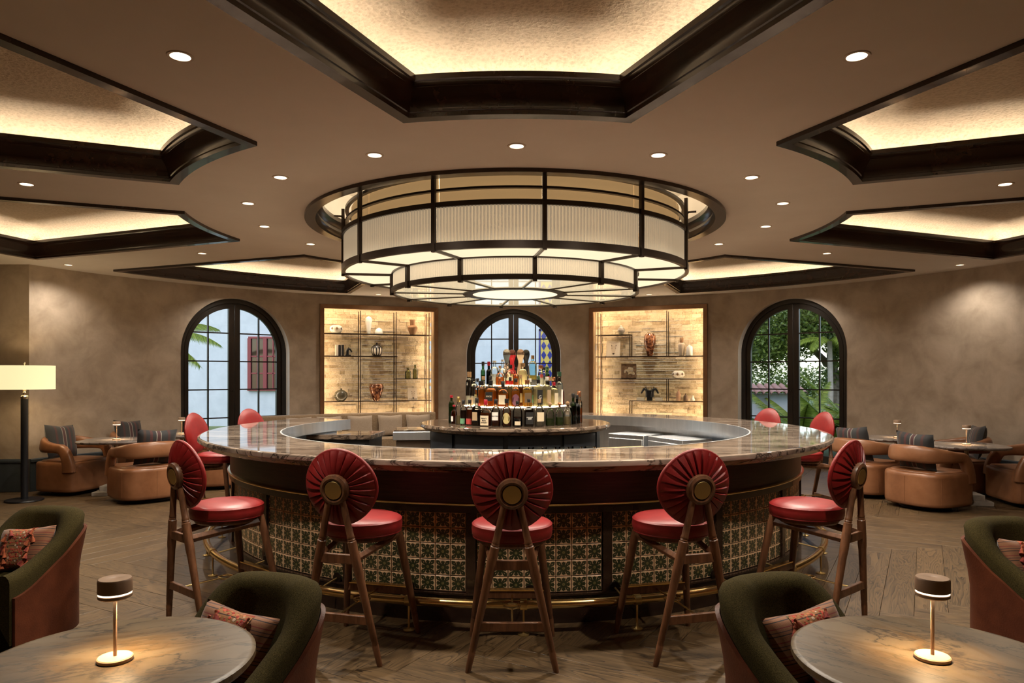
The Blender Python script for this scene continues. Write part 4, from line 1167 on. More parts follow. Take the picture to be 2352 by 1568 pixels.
# ------------------------------------------------------------------ leather chairs, tables and lamps by the wall
def make_leather_chair():
    r = empty('leather_armchair')          # local +Y is the sitter's forward
    W, Dp = 0.40, 0.37
    poly = []
    for i in range(48):                    # round at the back, squarer at the front
        t = 2 * PI * i / 48; c_, s_ = cos(t), sin(t); n = 6.5 if s_ > 0 else 3.0
        poly.append((W * math.copysign(abs(c_) ** (2 / n), c_), Dp * math.copysign(abs(s_) ** (2 / n), s_)))
    MB().stack(poly, [(0.95, 0.055), (0.99, 0.068), (1.0, 0.10), (1.0, 0.395), (0.99, 0.425), (0.96, 0.440), (0.88, 0.445)]).build('base', M_tan, r, angle=60)
    MB().stack([(x * 0.92, y * 0.92 + 0.012) for x, y in poly], [(0.9, 0.40), (0.95, 0.43), (0.955, 0.447), (0.92, 0.460), (0.6, 0.470), (0.2, 0.474)]).build('seat_cushion', M_tan, r, angle=60)
    # arm and back hoop: one thick band that rises from the front corners and sweeps round the back
    pts = []; rad = []
    n = 44
    for i in range(n + 1):
        s = -1 + 2 * i / n; a = abs(s)
        if a > 0.70:
            q = (a - 0.70) / 0.30            # front posts
            ph = R_(112)
            x = 0.352; y = 0.10 + 0.17 * sin(q * PI / 2) * 0.9 + 0.02
            z = 0.623 - 0.303 * (1 - cos(q * PI / 2))
            x = 0.352 + 0.008 * q
        else:
            ph = (a / 0.70) * R_(104)
            x = 0.352 * min(1.0, sin(ph) if ph < PI / 2 else 1.0); y = -0.335 * cos(ph) if ph < PI / 2 else 0.02 + (ph - PI / 2) / R_(14) * 0.10
            y = -0.335 * cos(ph) if ph < PI / 2 else (ph - PI / 2) / R_(14) * 0.12
            z = 0.668 - 0.045 * (a / 0.7) ** 1.5
        pts.append((math.copysign(x, s), y, z))
        hgt = 0.100 - 0.038 * min(1, max(0, (a - 0.25) / 0.4)); thk = 0.050
        if a > 0.7: hgt = 0.062 + 0.030 * (a - .7) / .3; thk = 0.050
        rad.append((thk, hgt))
    MB().tube(pts, rad, 20, up=(0, 0, 1), sq=3.0).build('back_hoop', M_tan, r, angle=70)
    for i in (20, 28, 36, 44):
        x, y = poly[i]; MB().tube([(x * 1.001, y * 1.001, 0.09), (x * 1.002, y * 1.002, 0.25), (x * 1.001, y * 1.001, 0.40)], 0.0028, 5).build('seam', M_tan, r)
    MB().lathe([(0.0, 0.0), (0.27, 0.0), (0.28, 0.012), (0.27, 0.03), (0.10, 0.04), (0.10, 0.06), (0, 0.06)], 32).build('swivel_base', M_black, r)
    return r

STR = stripe_material('pillow_stripe', 0, 0.44, [(0.0, (0.022, 0.022, 0.024)), (0.10, (0.055, 0.028, 0.02)), (0.17, (0.022, 0.022, 0.024)), (0.27, (0.07, 0.02, 0.02)), (0.34, (0.022, 0.022, 0.024)), (0.44, (0.22, 0.20, 0.17)), (0.465, (0.06, 0.02, 0.022)), (0.555, (0.22, 0.20, 0.17)), (0.58, (0.028, 0.029, 0.031)), (0.75, (0.06, 0.022, 0.02)), (0.82, (0.022, 0.022, 0.024))])
def pillow_mb(w, h, t, n=17, pinch=0.10):
    """knife-edge cushion standing in x/z, thickness along y, origin at the bottom edge"""
    mb = MB()
    def surf(sg):
        def fn(u, v):
            a, b = 2 * u - 1, 2 * v - 1
            k = (max(0, 1 - a ** 4) * max(0, 1 - b ** 4)) ** 0.55
            x = a * w / 2 * (1 - pinch * (1 - b * b) * 0.0 - pinch * 0.6 * (1 - abs(b)) * abs(a) ** 3)
            z = h / 2 + b * h / 2 * (1 - pinch * (1 - abs(a)) * abs(b) ** 3)
            return (x, sg * t / 2 * k, z)
        return fn
    mb.grid(n, n, surf(-1)); o = len(mb.v); mb.grid(n, n, surf(1))
    return mb
pil_me = pillow_mb(0.47, 0.46, 0.15).mesh('striped_pillow', True, 180); pil_me.materials.append(STR)
ch0 = make_leather_chair()
CH = [  # x, y, facing dx, dy, label
    (-6.02, 2.50, 0.97, -0.22, 'tan leather tub chair by the dark dado, next to the floor lamp'),
    (-4.70, 1.88, -0.70, 0.72, 'tan leather tub chair turning its rounded back, beside the floor-lamp tables'),
    (-5.62, 3.44, 0.92, -0.35, 'tan leather tub chair against the curved wall behind the floor-lamp tables'),
    (-4.30, 2.95, -0.95, -0.15, 'tan leather tub chair half hidden behind the end bar stool'),
    (4.68, 2.30, 0.80, 0.45, 'tan leather tub chair nearest the garden door'),
    (4.97, 1.38, 0.85, 0.40, 'tan leather tub chair turning its hooped back, by the garden-side tables'),
    (6.37, 1.56, -0.98, 0.14, 'tan leather tub chair facing the garden-side tables from the wall end'),
    (6.04, 2.44, -0.95, 0.25, 'tan leather tub chair against the curved wall behind the garden-side tables')]
for i, (x, y, dx, dy, lab) in enumerate(CH):
    o = ch0 if i == 0 else copy_tree(ch0)
    o.location = (x, y, 0); o.rotation_euler = (0, 0, face_dir(dx, dy))
    tag(o, lab, 'armchair', 'tan leather tub chairs')
    if i != 3:
        p = put('striped_pillow', pil_me, None)
        l = math.hypot(dx, dy); fx, fy = dx / l, dy / l
        M = Matrix.Translation((x, y, 0.465)) @ Matrix.Rotation(face_dir(dx, dy), 4, 'Z') @ Matrix.Translation((0.02, -0.155, 0.0)) @ Matrix.Rotation(R_(13), 4, 'X') @ Matrix.Rotation(R_(3 if i % 2 else -4), 4, 'Y')
        p.matrix_world = M
        tag(p, 'dark striped pillow on ' + lab.replace('tan leather tub chair ', 'leather chair '), 'pillow', 'dark striped pillows')

M_lampmetal = plain('lamp_taupe', (0.36, 0.235, 0.155), 0.45, 0.1)
M_lampglow = emitter('lamp_ring_glow', (1.0, 0.78, 0.52), 1.1)
def make_table_lamp():
    r = empty('table_lamp')
    MB().lathe([(0.0, 0.0), (0.047, 0.0), (0.049, 0.003), (0.049, 0.010), (0.046, 0.013), (0.0, 0.014)], 32).build('base', M_lampmetal, r)
    MB().lathe([(0.0052, 0.012), (0.0052, 0.188)], 12).build('stem', M_lampmetal, r)
    MB().lathe([(0.0, 0.245), (0.012, 0.245), (0.013, 0.2455), (0.044, 0.245), (0.047, 0.241), (0.047, 0.205), (0.044, 0.203), (0.0, 0.203)], 36).build('shade', M_lampmetal, r)
    MB().lathe([(0.045, 0.204), (0.0455, 0.1995)], 36).build('glow_ring', M_lampglow, r)
    MB().lathe([(0.0, 0.1985), (0.042, 0.1985), (0.0465, 0.1975), (0.0465, 0.190), (0.040, 0.186), (0.036, 0.188)], 36).build('lower_shade', M_lampmetal, r)
    MB().lathe([(0.036, 0.1865), (0.0055, 0.1865)], 24).build('diffuser', M_lampglow, r)
    ld = bpy.data.lights.new('table_lamp_bulb', 'SPOT'); ld.energy = 6.0; ld.color = (1.0, 0.70, 0.38); ld.spot_size = R_(125); ld.spot_blend = 0.7; ld.shadow_soft_size = 0.025
    lo = bpy.data.objects.new('table_lamp_bulb', ld); COL.objects.link(lo); lo.parent = r; lo.location = (0, 0.012, 0.183)
    return r
lamp0 = make_table_lamp()

def wall_table(x, y, rz, label):
    t = empty('side_table', (x, y, 0), rz); tag(t, label, 'table', 'stone-topped tables by the wall')
    MB().stack(super_poly(0.425, 0.425, 3.6, 56), [(0.94, 0.688), (0.985, 0.700), (1.0, 0.712), (1.0, 0.722), (0.995, 0.725)]).build('top', M_grey_marble, t, angle=50)
    MB().lathe([(0.026, 0.06), (0.026, 0.675), (0.05, 0.685), (0.05, 0.69)], 20).build('pedestal', plain('champagne_metal', (0.42, 0.34, 0.24), 0.3, 0.9), t)
    MB().box((0, 0, 0.025), (0.44, 0.44, 0.05)).build('foot_block', M_stone, t, bevel=0.004)
    MB().box((0, 0, 0.085), (0.30, 0.30, 0.07)).build('upper_foot_block', M_stone, t, bevel=0.004)
TABS = [(-5.38, 2.38, 0.15, 'stone-topped square table nearest the floor lamp'), (-4.93, 3.33, 0.15, 'stone-topped square table deeper by the wall, beyond the floor-lamp table'),
        (5.65, 1.66, -0.2, 'stone-topped square table nearer the room on the garden side'), (5.33, 2.70, -0.2, 'stone-topped square table by the curved wall on the garden side')]
for i, tb_ in enumerate(TABS): wall_table(*tb_)
LAMPS = [(-1.213, -5.15, 0.742, 1.0, 'taupe table lamp on the marble table next to the floor-lamp side green chairs'), (1.227, -5.14, 0.742, 1.0, 'taupe table lamp on the marble table on the garden side'),
         (-5.37, 2.38, 0.725, 1.0, 'small lit lamp on the square table nearest the floor lamp'), (-4.93, 3.33, 0.725, 1.0, 'small lit lamp on the square table deeper by the wall'),
         (5.65, 1.66, 0.725, 1.0, 'small lit lamp on the garden-side square table nearer the room'), (5.34, 2.69, 0.725, 1.0, 'small lit lamp on the garden-side square table by the wall')]
for i, (x, y, z, k, lab) in enumerate(LAMPS):
    o = lamp0 if i == 0 else copy_tree(lamp0)
    o.location = (x, y, z); o.scale = (k, k, k); tag(o, lab, 'lamp', 'small table lamps')

def floor_lamp():
    f = empty('floor_lamp', (-6.22, 1.80, 0)); tag(f, 'tall floor lamp with a wide cream drum shade and black leather stem', 'floor lamp')
    MB().lathe([(0.0, 0.0), (0.21, 0.0), (0.215, 0.008), (0.21, 0.022), (0.17, 0.028), (0.0, 0.03)], 40).build('base', M_black, f)
    MB().lathe([(0.041, 0.028), (0.041, 1.30), (0.0, 1.30)], 24).build('stem', plain('black_leather', (0.012, 0.013, 0.016), 0.36), f)
    MB().lathe([(0.042, 1.29), (0.043, 1.325), (0.034, 1.335), (0.012, 1.34), (0.010, 1.36), (0.018, 1.375), (0.010, 1.39), (0.022, 1.40), (0.022, 1.42), (0.008, 1.43), (0.006, 1.735), (0.012, 1.74), (0.012, 1.755), (0, 1.765)], 20).build('neck', plain('nickel_brass', (0.60, 0.52, 0.40), 0.25, 1.0), f)
    M_shade = lampshade_mat('linen_shade', (1.0, 0.78, 0.42), (0.66, 0.56, 0.38), 0.27)
    MB().lathe([(0.335, 1.415), (0.335, 1.715), (0.330, 1.715), (0.330, 1.415), (0.335, 1.415)], 56).build('shade', M_shade, f, angle=30)
    mb = MB()
    for k in range(3): mb.tube([(0, 0, 1.70), (0.33 * cos(2.1 * k), 0.33 * sin(2.1 * k), 1.70)], 0.003, 6)
    mb.build('shade_spider', M_blackmetal, f)
    MB().lathe([(0.0, 1.48), (0.03, 1.50), (0.04, 1.54), (0.02, 1.58), (0.0, 1.59)], 16).build('bulb', emitter('bulb_glow', (1.0, 0.8, 0.5), 3), f)
    ld = bpy.data.lights.new('floor_lamp_bulb', 'POINT'); ld.energy = 5; ld.color = (1.0, 0.76, 0.44); ld.shadow_soft_size = 0.05
    lo = bpy.data.objects.new('floor_lamp_bulb', ld); COL.objects.link(lo); lo.parent = f; lo.location = (0.07, 0, 1.55)
floor_lamp()

# ------------------------------------------------------------------ green lounge chairs with tasselled pillows
def sstep(x): x = max(0.0, min(1.0, x)); return x * x * (3 - 2 * x)
def make_lounge():
    r = empty('lounge_chair')
    def path(s):                       # horseshoe, s in -1..1, 0 at the back; returns point and outward normal
        a = abs(s); sg = 1 if s >= 0 else -1
        if a <= 0.66:
            ph = a / 0.66 * PI / 2
            sx_, cy_ = sin(ph) ** 0.76, cos(ph) ** 0.76 if ph < PI / 2 - 1e-6 else 0.0
            nx_, ny_ = sx_ ** 1.63 / 0.204, -cy_ ** 1.63 / 0.235; nl = math.hypot(nx_, ny_)
            return 0.204 * sx_ * sg, -0.235 * cy_, nx_ / nl * sg, ny_ / nl
        q = (a - 0.66) / 0.34
        return (0.204 + 0.015 * q) * sg, 0.32 * q, sg, 0.0
    def htop(s):
        a = abs(s); return 0.485 + 0.275 * sstep((0.96 - a) / 0.72)
    mb = MB(); NS, NP = 61, 15
    def shell(u, v):
        s = 2 * u - 1; px, py, nx, ny = path(s); H = htop(s)
        lean = 0.055 * max(0, (H - 0.50)) / 0.26
        # section: inner face up, over the rounded top, outer face down
        T = 0.046; Ti = T + 0.050 * sstep((0.72 - abs(s)) / 0.5)
        if v < 0.38: q = v / 0.38; o, z = -Ti - 0.030 * (1 - q) ** 1.5, 0.28 + (H - T - 0.28) * q
        elif v < 0.62: q = (v - 0.38) / 0.24; o, z = (T - Ti) / 2 - (T + Ti) / 2 * cos(PI * q), H - T + T * sin(PI * q)
        else: q = (v - 0.62) / 0.38; o, z = T, H - T + (0.10 - H + T) * q
        k = o + lean * sstep((z - 0.35) / 0.4)
        return (px + nx * k, py + ny * k, z)
    mb.grid(NS, 27, shell)
    # close the arm fronts
    for end in (0, NS - 1):
        ids = [end * 27 + j for j in range(27)]; mb.f.append(tuple(ids if end else ids[::-1]))
    mb.fix_normals().build('upholstered_shell', M_green, r, angle=55)
    mb = MB()
    def leather(off):
        def fn(u, v):
            s = (2 * u - 1) * 0.985; px, py, nx, ny = path(s); a = abs(s)
            H2 = 0.36 + 0.285 * sstep((1.0 - a) / 0.72)
            z = 0.045 + (H2 - 0.045) * v; k = 0.046 + off + 0.055 * max(0, (htop(s) - .50)) / 0.26 * sstep((z - 0.35) / 0.4)
            return (px + nx * k, py + ny * k, z)
        return fn
    mb.grid(NS, 8, leather(0.004)); mb.grid(NS, 8, leather(0.022))
    n = NS * 8
    for i in range(NS - 1):
        mb.f.append((i * 8 + 7, (i + 1) * 8 + 7, n + (i + 1) * 8 + 7, n + i * 8 + 7))
    mb.f.append(tuple([j for j in range(8)] + [n + 7 - j for j in range(8)]))
    mb.f.append(tuple([(NS - 1) * 8 + j for j in range(8)] + [n + (NS - 1) * 8 + 7 - j for j in range(8)]))
    mb.build('leather_back', M_rust, r, angle=50)
    poly = [(x, y + 0.055) for x, y in super_poly(0.160, 0.275, 5, 40)]
    MB().stack(poly, [(0.97, 0.255), (1.0, 0.275), (1.0, 0.365), (0.985, 0.388), (0.93, 0.403), (0.5, 0.410)]).build('seat_cushion', M_green, r, angle=60)
    MB().stack([(x, y) for x, y in poly], [(0.99, 0.05), (0.99, 0.255)]).build('seat_base', M_green, r, angle=60)
    pt = MB(); pt.tube([(x * 1.004, (y - 0.055) * 1.004 + 0.055, 0.375) for x, y in poly], 0.005, 6, closed=True); pt.tube([(x * 1.004, (y - 0.055) * 1.004 + 0.055, 0.265) for x, y in poly], 0.005, 6, closed=True)
    pt.build('piping', M_rust, r)
    MB().lathe([(0.20, 0.0), (0.20, 0.05), (0, 0.05)], 24, c=(0, 0.03, 0)).build('plinth', M_black, r)
    return r

def embroidered():
    m, nt, b = principled('embroidered_panel'); setp(b, rough=0.9)
    v = coords(nt, 'Object', (1, 1, 1))
    vo = node(nt, 'ShaderNodeTexVoronoi'); vo.inputs['Scale'].default_value = 62; nt.links.new(v, vo.inputs['Vector'])
    sp = node(nt, 'ShaderNodeSeparateXYZ'); nt.links.new(vo.outputs['Color'], sp.inputs[0])
    stc = ramp(nt, sp.outputs[0], [(0.0, (0.30, 0.02, 0.015)), (0.35, (0.50, 0.07, 0.04)), (0.6, (0.50, 0.16, 0.07)), (0.8, (0.10, 0.10, 0.05)), (0.92, (0.55, 0.40, 0.30))]); stc.node.color_ramp.interpolation = 'CONSTANT'
    dots = ramp(nt, vo.outputs['Distance'], [(0.36, (1, 1, 1)), (0.50, (0, 0, 0))])
    s2 = node(nt, 'ShaderNodeSeparateXYZ'); nt.links.new(v, s2.inputs[0])
    w = node(nt, 'ShaderNodeMath', operation='MULTIPLY'); w.inputs[1].default_value = 1 / 0.043; nt.links.new(s2.outputs[2], w.inputs[0])
    fr = node(nt, 'ShaderNodeMath', operation='FRACT'); nt.links.new(w.outputs[0], fr.inputs[0])
    gr = ramp(nt, fr.outputs[0], [(0.0, (0.30, 0.14, 0.055)), (0.40, (0.05, 0.02, 0.015)), (0.5, (0.30, 0.14, 0.055)), (0.85, (0.30, 0.03, 0.02)), (0.95, (0.30, 0.14, 0.055))]); gr.node.color_ramp.interpolation = 'CONSTANT'
    mx = node(nt, 'ShaderNodeMix', data_type='RGBA'); nt.links.new(dots, mx.inputs['Factor']); nt.links.new(gr, mx.inputs['A']); nt.links.new(stc, mx.inputs['B'])
    nt.links.new(mx.outputs['Result'], b.inputs['Base Color']); bump(nt, b, dots, 0.6, 0.003)
    return m
M_embro = embroidered()
M_ruststripe = stripe_material('rust_stripe', 2, 0.052, [(0.0, (0.21, 0.085, 0.035)), (0.20, (0.02, 0.01, 0.008)), (0.27, (0.21, 0.085, 0.035)), (0.46, (0.05, 0.02, 0.02)), (0.52, (0.21, 0.085, 0.035)), (0.72, (0.17, 0.02, 0.014)), (0.80, (0.21, 0.085, 0.035))])
M_tassel = mottled('tassel_thread', (0.15, 0.012, 0.01), (0.34, 0.08, 0.028), 26, 0.9, 0.8, 90, lo=0.42, hi=0.58)
def make_tassel_pillow():
    W, H, T = 0.37, 0.27, 0.11
    full = pillow_mb(W, H, T, 21, 0.12)
    r = put('tassel_pillow', full.mesh('tassel_pillow', True, 180), M_ruststripe)
    # embroidered centre panel proud of the front (front is -Y)
    mb = MB()
    def fn(u, v):
        a, b = (2 * u - 1) * 0.46, (2 * v - 1) * 0.95
        k = (max(0, 1 - a ** 4) * max(0, 1 - b ** 4)) ** 0.55
        z = H / 2 + b * H / 2 * (1 - 0.12 * (1 - abs(a)) * abs(b) ** 3)
        return (a * W / 2, -T / 2 * k - 0.004, z)
    mb.grid(15, 15, fn)
    def fb(u, v):
        p = fn(u, v); return (p[0], p[1] + 0.005, p[2])
    mb.grid(15, 15, fb); mb.build('embroidered_panel', M_embro, r, angle=180)
    q = random.Random(4)
    ts = []
    tm = MB(); tm.lathe([(0.0, 0.0), (0.006, -0.002), (0.007, -0.010), (0.005, -0.014), (0.010, -0.030), (0.015, -0.052), (0.012, -0.054), (0.0, -0.050)], 10)
    tme = tm.mesh('tassel'); tme.materials.append(M_tassel)
    for sx in (-1, 1):
        for j in range(7):
            b = 0.80 - 0.26 * j + q.uniform(-0.05, 0.05); a = sx * (0.46 + q.uniform(-0.04, 0.06))
            k = (max(0, 1 - a ** 4) * max(0, 1 - b ** 4)) ** 0.55
            o = put('tassel', tme, None, r, (a * W / 2, -T / 2 * k - 0.014, H / 2 + b * H / 2 * 0.95 + 0.01))
            o.rotation_euler = (R_(q.uniform(-30, 5)), R_(q.uniform(-35, 35)), q.uniform(0, 6)); s = q.uniform(0.8, 1.15); o.scale = (s, s, s)
    return r
lc0 = make_lounge(); tp0 = make_tassel_pillow()
LC = [(-1.10, -4.53, -0.34, -0.94, 0.07, 'olive green lounge chair with rust leather back at the lamp table, near the middle stools', 'floor lamp side'),
      (-2.99, -2.98, -0.20, -0.98, 0.0, 'olive green lounge chair standing alone in front of the tan chairs and floor lamp', ''),
      (1.105, -4.53, 0.34, -0.94, -0.07, 'olive green lounge chair tucked behind the marble lamp table on the garden side', ''),
      (2.87, -3.32, 0.28, -0.96, 0.0, 'olive green lounge chair standing alone in front of the garden-side tan chairs', '')]
PLAB = ['rust striped tassel pillow in the green chair by the floor-lamp side lamp table', 'rust striped tassel pillow in the lone green chair before the floor lamp', 'rust striped tassel pillow in the green chair behind the garden-side lamp table', 'rust striped tassel pillow in the lone green chair on the garden side']
for i, (x, y, dx, dy, off, lab, _) in enumerate(LC):
    o = lc0 if i == 0 else copy_tree(lc0)
    rz = face_dir(dx, dy); o.location = (x, y, 0); o.rotation_euler = (0, 0, rz); tag(o, lab, 'armchair', 'olive lounge chairs')
    p = tp0 if i == 0 else copy_tree(tp0)
    p.matrix_world = Matrix.Translation((x, y, 0.41)) @ Matrix.Rotation(rz, 4, 'Z') @ Matrix.Translation((off, 0.0, 0.0)) @ Matrix.Rotation(PI, 4, 'Z') @ Matrix.Rotation(R_(-22), 4, 'X') @ Matrix.Rotation(R_(6 if i in (0, 3) else -6), 4, 'Y')
    tag(p, PLAB[i], 'pillow', 'rust tassel pillows')
for i, (x, y, lab) in enumerate(((-1.213, -5.15, 'round veined marble lounge table in front of the floor-lamp side chairs'), (1.227, -5.14, 'round veined marble lounge table in front of the garden-side chairs'))):
    t = empty('lounge_table', (x, y, 0), 0.4 + i * 1.9); tag(t, lab, 'table', 'round marble lounge tables')
    MB().lathe([(0.0, 0.742), (0.380, 0.742), (0.388, 0.742), (0.395, 0.738), (0.396, 0.722), (0.388, 0.712), (0.0, 0.710)], 72).build('top', M_tab_marble, t)
    MB().lathe([(0.20, 0.0), (0.20, 0.02), (0.04, 0.03), (0.032, 0.05), (0.032, 0.66), (0.10, 0.71)], 28).build('pedestal', M_blackmetal, t)

# ------------------------------------------------------------------ banquette behind the service gap
def banquette():
    b = empty('banquette', (0, 0, 0)); tag(b, 'taupe velvet banquette curving below the lit niche', 'banquette')
    MB().arc([(6.30, 0.10), (6.93, 0.10), (6.93, 0.44), (6.36, 0.46), (6.30, 0.42)], 193, 222, 24).build('seat', M_taupe, b, angle=50)
    MB().arc([(6.68, 0.44), (6.70, 0.84), (6.74, 0.88), (6.86, 0.88), (6.93, 0.84), (6.93, 0.44)], 193, 222, 24).build('backrest', M_taupe, b, angle=50)
    MB().arc([(6.40, 0.0), (6.90, 0.0), (6.90, 0.10), (6.40, 0.10)], 193, 222, 24).build('plinth', M_black, b)
    cm = pillow_mb(0.46, 0.40, 0.16).mesh('banquette_cushion', True, 180); cm.materials.append(M_taupe2)
    for a in (196, 200.6, 205.5, 210.4, 215.2):
        o = put('banquette_cushion', cm, None); p = pol(6.55, a, 0.455)
        o.matrix_world = Matrix.Translation(p) @ Matrix.Rotation(R_(a), 4, 'Z') @ Matrix.Rotation(R_(10), 4, 'X')
        tag(o, 'pale square cushion leaning on the taupe banquette', 'cushion', 'pale cushions along the banquette')
banquette()
# ------------------------------------------------------------------ lettering
def text_mb(s, size, bold=0.0):
    cu = bpy.data.curves.new('lettering', 'FONT'); cu.body = s; cu.size = size; cu.align_x = 'CENTER'; cu.align_y = 'CENTER'; cu.resolution_u = 2; cu.offset = bold
    o = bpy.data.objects.new('lettering', cu); COL.objects.link(o)
    bpy.context.view_layer.update()
    me = bpy.data.meshes.new_from_object(o.evaluated_get(bpy.context.evaluated_depsgraph_get()))
    mb = MB(); mb.v = [v.co[:] for v in me.vertices]; mb.f = [tuple(p.vertices) for p in me.polygons]
    bpy.data.objects.remove(o); bpy.data.meshes.remove(me); bpy.data.curves.remove(cu)
    return mb
STAND = Matrix.Rotation(PI / 2, 4, 'X')      # text plane x/y -> x/z, facing -Y

# ------------------------------------------------------------------ bottles
GL = {'clear': thin_glass('bottle_clear', (0.93, 0.94, 0.92), 1.5), 'green': thin_glass('bottle_green', (0.25, 0.42, 0.22), 1.5), 'dark': thin_glass('bottle_dark', (0.10, 0.09, 0.07), 1.5),
      'amber': thin_glass('bottle_amber', (0.75, 0.42, 0.14), 1.5), 'blue': thin_glass('bottle_blue', (0.62, 0.82, 0.86), 1.5)}
def liquid(name, c): return thin_glass('liquid_' + name, tuple(0.25 + 0.75 * x for x in c), 1.34, 0.0, 0.55, c)
LQ = {'amber': liquid('amber', (0.80, 0.28, 0.035)), 'deep': liquid('deep', (0.42, 0.10, 0.02)), 'gold': liquid('gold', (0.90, 0.55, 0.12)), 'clear': liquid('clear', (0.92, 0.90, 0.82)),
      'red': liquid('red', (0.72, 0.03, 0.03)), 'pale': liquid('pale', (0.93, 0.85, 0.58)), 'dark': liquid('dark', (0.06, 0.03, 0.02)), 'green': liquid('green', (0.25, 0.42, 0.12)), 'blue': liquid('blue', (0.55, 0.78, 0.82))}
LB = {'cream': plain('label_cream', (0.68, 0.56, 0.38), 0.7), 'white': plain('label_white', (0.78, 0.74, 0.66), 0.7), 'black': plain('label_black', (0.015, 0.014, 0.013), 0.5), 'red': plain('label_red', (0.42, 0.05, 0.04), 0.6),
      'green': plain('label_green', (0.14, 0.32, 0.18), 0.6), 'tan': plain('label_tan', (0.42, 0.29, 0.16), 0.7), 'brown': plain('label_brown', (0.16, 0.10, 0.05), 0.6), 'gold': plain('label_gold', (0.52, 0.42, 0.18), 0.5), 'purple': plain('label_purple', (0.20, 0.07, 0.10), 0.6)}
CP = {'black': plain('cap_black', (0.012, 0.011, 0.011), 0.4), 'cork': mottled('cap_cork', (0.30, 0.17, 0.08), (0.45, 0.28, 0.14), 60, 0.8), 'red': plain('cap_red_wax', (0.40, 0.015, 0.03), 0.3), 'gold': plain('cap_gold', (0.62, 0.45, 0.18), 0.3, 0.9),
      'copper': plain('cap_copper', (0.55, 0.24, 0.12), 0.3, 0.9), 'white': plain('cap_white', (0.7, 0.68, 0.62), 0.5), 'green': plain('cap_green', (0.03, 0.09, 0.05), 0.4)}
CORKBALL = 'cork'
def bottle(pos, rz, label_txt, cat='bottle', n=2.0, a=0.038, b=None, hb=0.14, hs=0.04, rn=0.014, hn=0.06, glass='clear', liq='amber', fill=0.8, lab=None, lz=(0.25, 0.75), lw=0.8, cap='black', caph=0.03, ball=False, text=None, tcol='black', tsize=0.014, oval=False, group='bottles on the round riser'):
    b = b or a
    r = empty('liquor_bottle', pos, rz); tag(r, label_txt, cat, group)
    sh = [(0.90, 0.0), (0.98, 0.004), (1.0, 0.012), (1.0, hb)]
    for i in range(1, 6):
        t = i / 6 * PI / 2
        k = rn / a + (1 - rn / a) * cos(t) ** 1.2
        sh.append((k, hb + hs * sin(t)))
    top = hb + hs
    def loft(levels, nn, aa, bb, rneck):
        mb = MB(); seg = 28
        lv = [(k, z, nn) for k, z in levels]
        rings = []
        for k, z, m in lv:
            m2 = m if k > 0.7 else 2.0 + (m - 2.0) * max(0, (k - rneck / aa) / (0.7 - rneck / aa + 1e-6)) if m > 2 else 2.0
            rb = k * bb if k > 0.7 else None
            pts = super_poly(1, 1, max(2.0, m2), seg)
            kb = bb * k; kn = rneck
            q = max(0.0, min(1.0, (k * aa - rneck) / (aa - rneck + 1e-6)))
            hx, hy = rneck + (aa - rneck) * q, rneck + (bb - rneck) * q
            if k < 0.999 and z < 0.02: hx, hy = aa * k, bb * k
            rings.append([(x * hx, y * hy, z) for x, y in pts])
        for rg in rings: mb.v += rg
        for l in range(len(rings) - 1):
            for i in range(seg):
                j = (i + 1) % seg; mb.f.append((l * seg + i, l * seg + j, (l + 1) * seg + j, (l + 1) * seg + i))
        mb.f.append(tuple(reversed(range(seg)))); mb.f.append(tuple((len(rings) - 1) * seg + i for i in range(seg)))
        return mb
    loft(sh + [(rn / a, top), (rn / a, top + hn * 0.6), (rn * 1.12 / a, top + hn * 0.62), (rn * 1.12 / a, top + hn * 0.7), (rn / a, top + hn * 0.72), (rn / a, top + hn)], n, a, b, rn).build('glass', GL[glass], r, angle=50)
    zf = (hb + hs * 0.6) * fill
    lv = [(k, z) for k, z in sh if z <= zf]
    if lv[-1][1] < zf - 1e-4:
        kk = 1.0
        if zf > hb:
            t = math.asin(min(1, (zf - hb) / hs)); kk = rn / a + (1 - rn / a) * cos(t) ** 1.2
        lv.append((kk, zf))
    ins = 0.93
    loft([(k, max(0.006, z)) for k, z in lv], n, a * ins, b * ins, rn * ins).build('liquid', LQ[liq], r, angle=50)
    if ball: MB().lathe([(0.0, 0.036), (0.010, 0.034), (0.017, 0.026), (0.019, 0.018), (0.016, 0.008), (0.009, 0.001), (0.009, -0.01), (0, -0.01)], 16, c=(0, 0, top + hn)).build('stopper', CP[cap], r)
    else: MB().lathe([(rn * 1.18, -0.006), (rn * 1.25, -0.004), (rn * 1.25, caph - 0.002), (rn * 1.15, caph), (0, caph)], 18, c=(0, 0, top + hn - 0.002)).build('cap', CP[cap], r)
    if lab:
        z0, z1 = lz[0] * hb, lz[1] * hb
        mb = MB()
        def surf(x): return -b * 1.015 * max(0, 1 - abs(x / (a * 1.0001)) ** n) ** (1 / n) - 0.0004
        if oval:
            cx, cz = lw * a, (z1 - z0) / 2; zc = (z0 + z1) / 2
            def fo(u, v):
                t = 2 * PI * u; x = cx * v * cos(t); return (x, surf(x), zc + cz * v * sin(t))
            mb.grid(28, 3, fo, wrap_u=True)
        else:
            def fl(u, v):
                x = (2 * u - 1) * lw * a; return (x, surf(x), z0 + (z1 - z0) * v)
            mb.grid(15, 2, fl)
        lo = mb.build('label', LB[lab], r, angle=60)
        if text:
            for i, tx in enumerate(text):
                tm = text_mb(tx, tsize, 0.0004); zc = (z0 + z1) / 2 + (len(text) - 1) * tsize * 0.5 - i * tsize * 1.05
                tm.xf(STAND); tm.v = [(x, surf(x) - 0.0012, z + zc) for x, y, z in tm.v]
                tm.build('lettering', LB[tcol], lo, smooth=False)
    return r

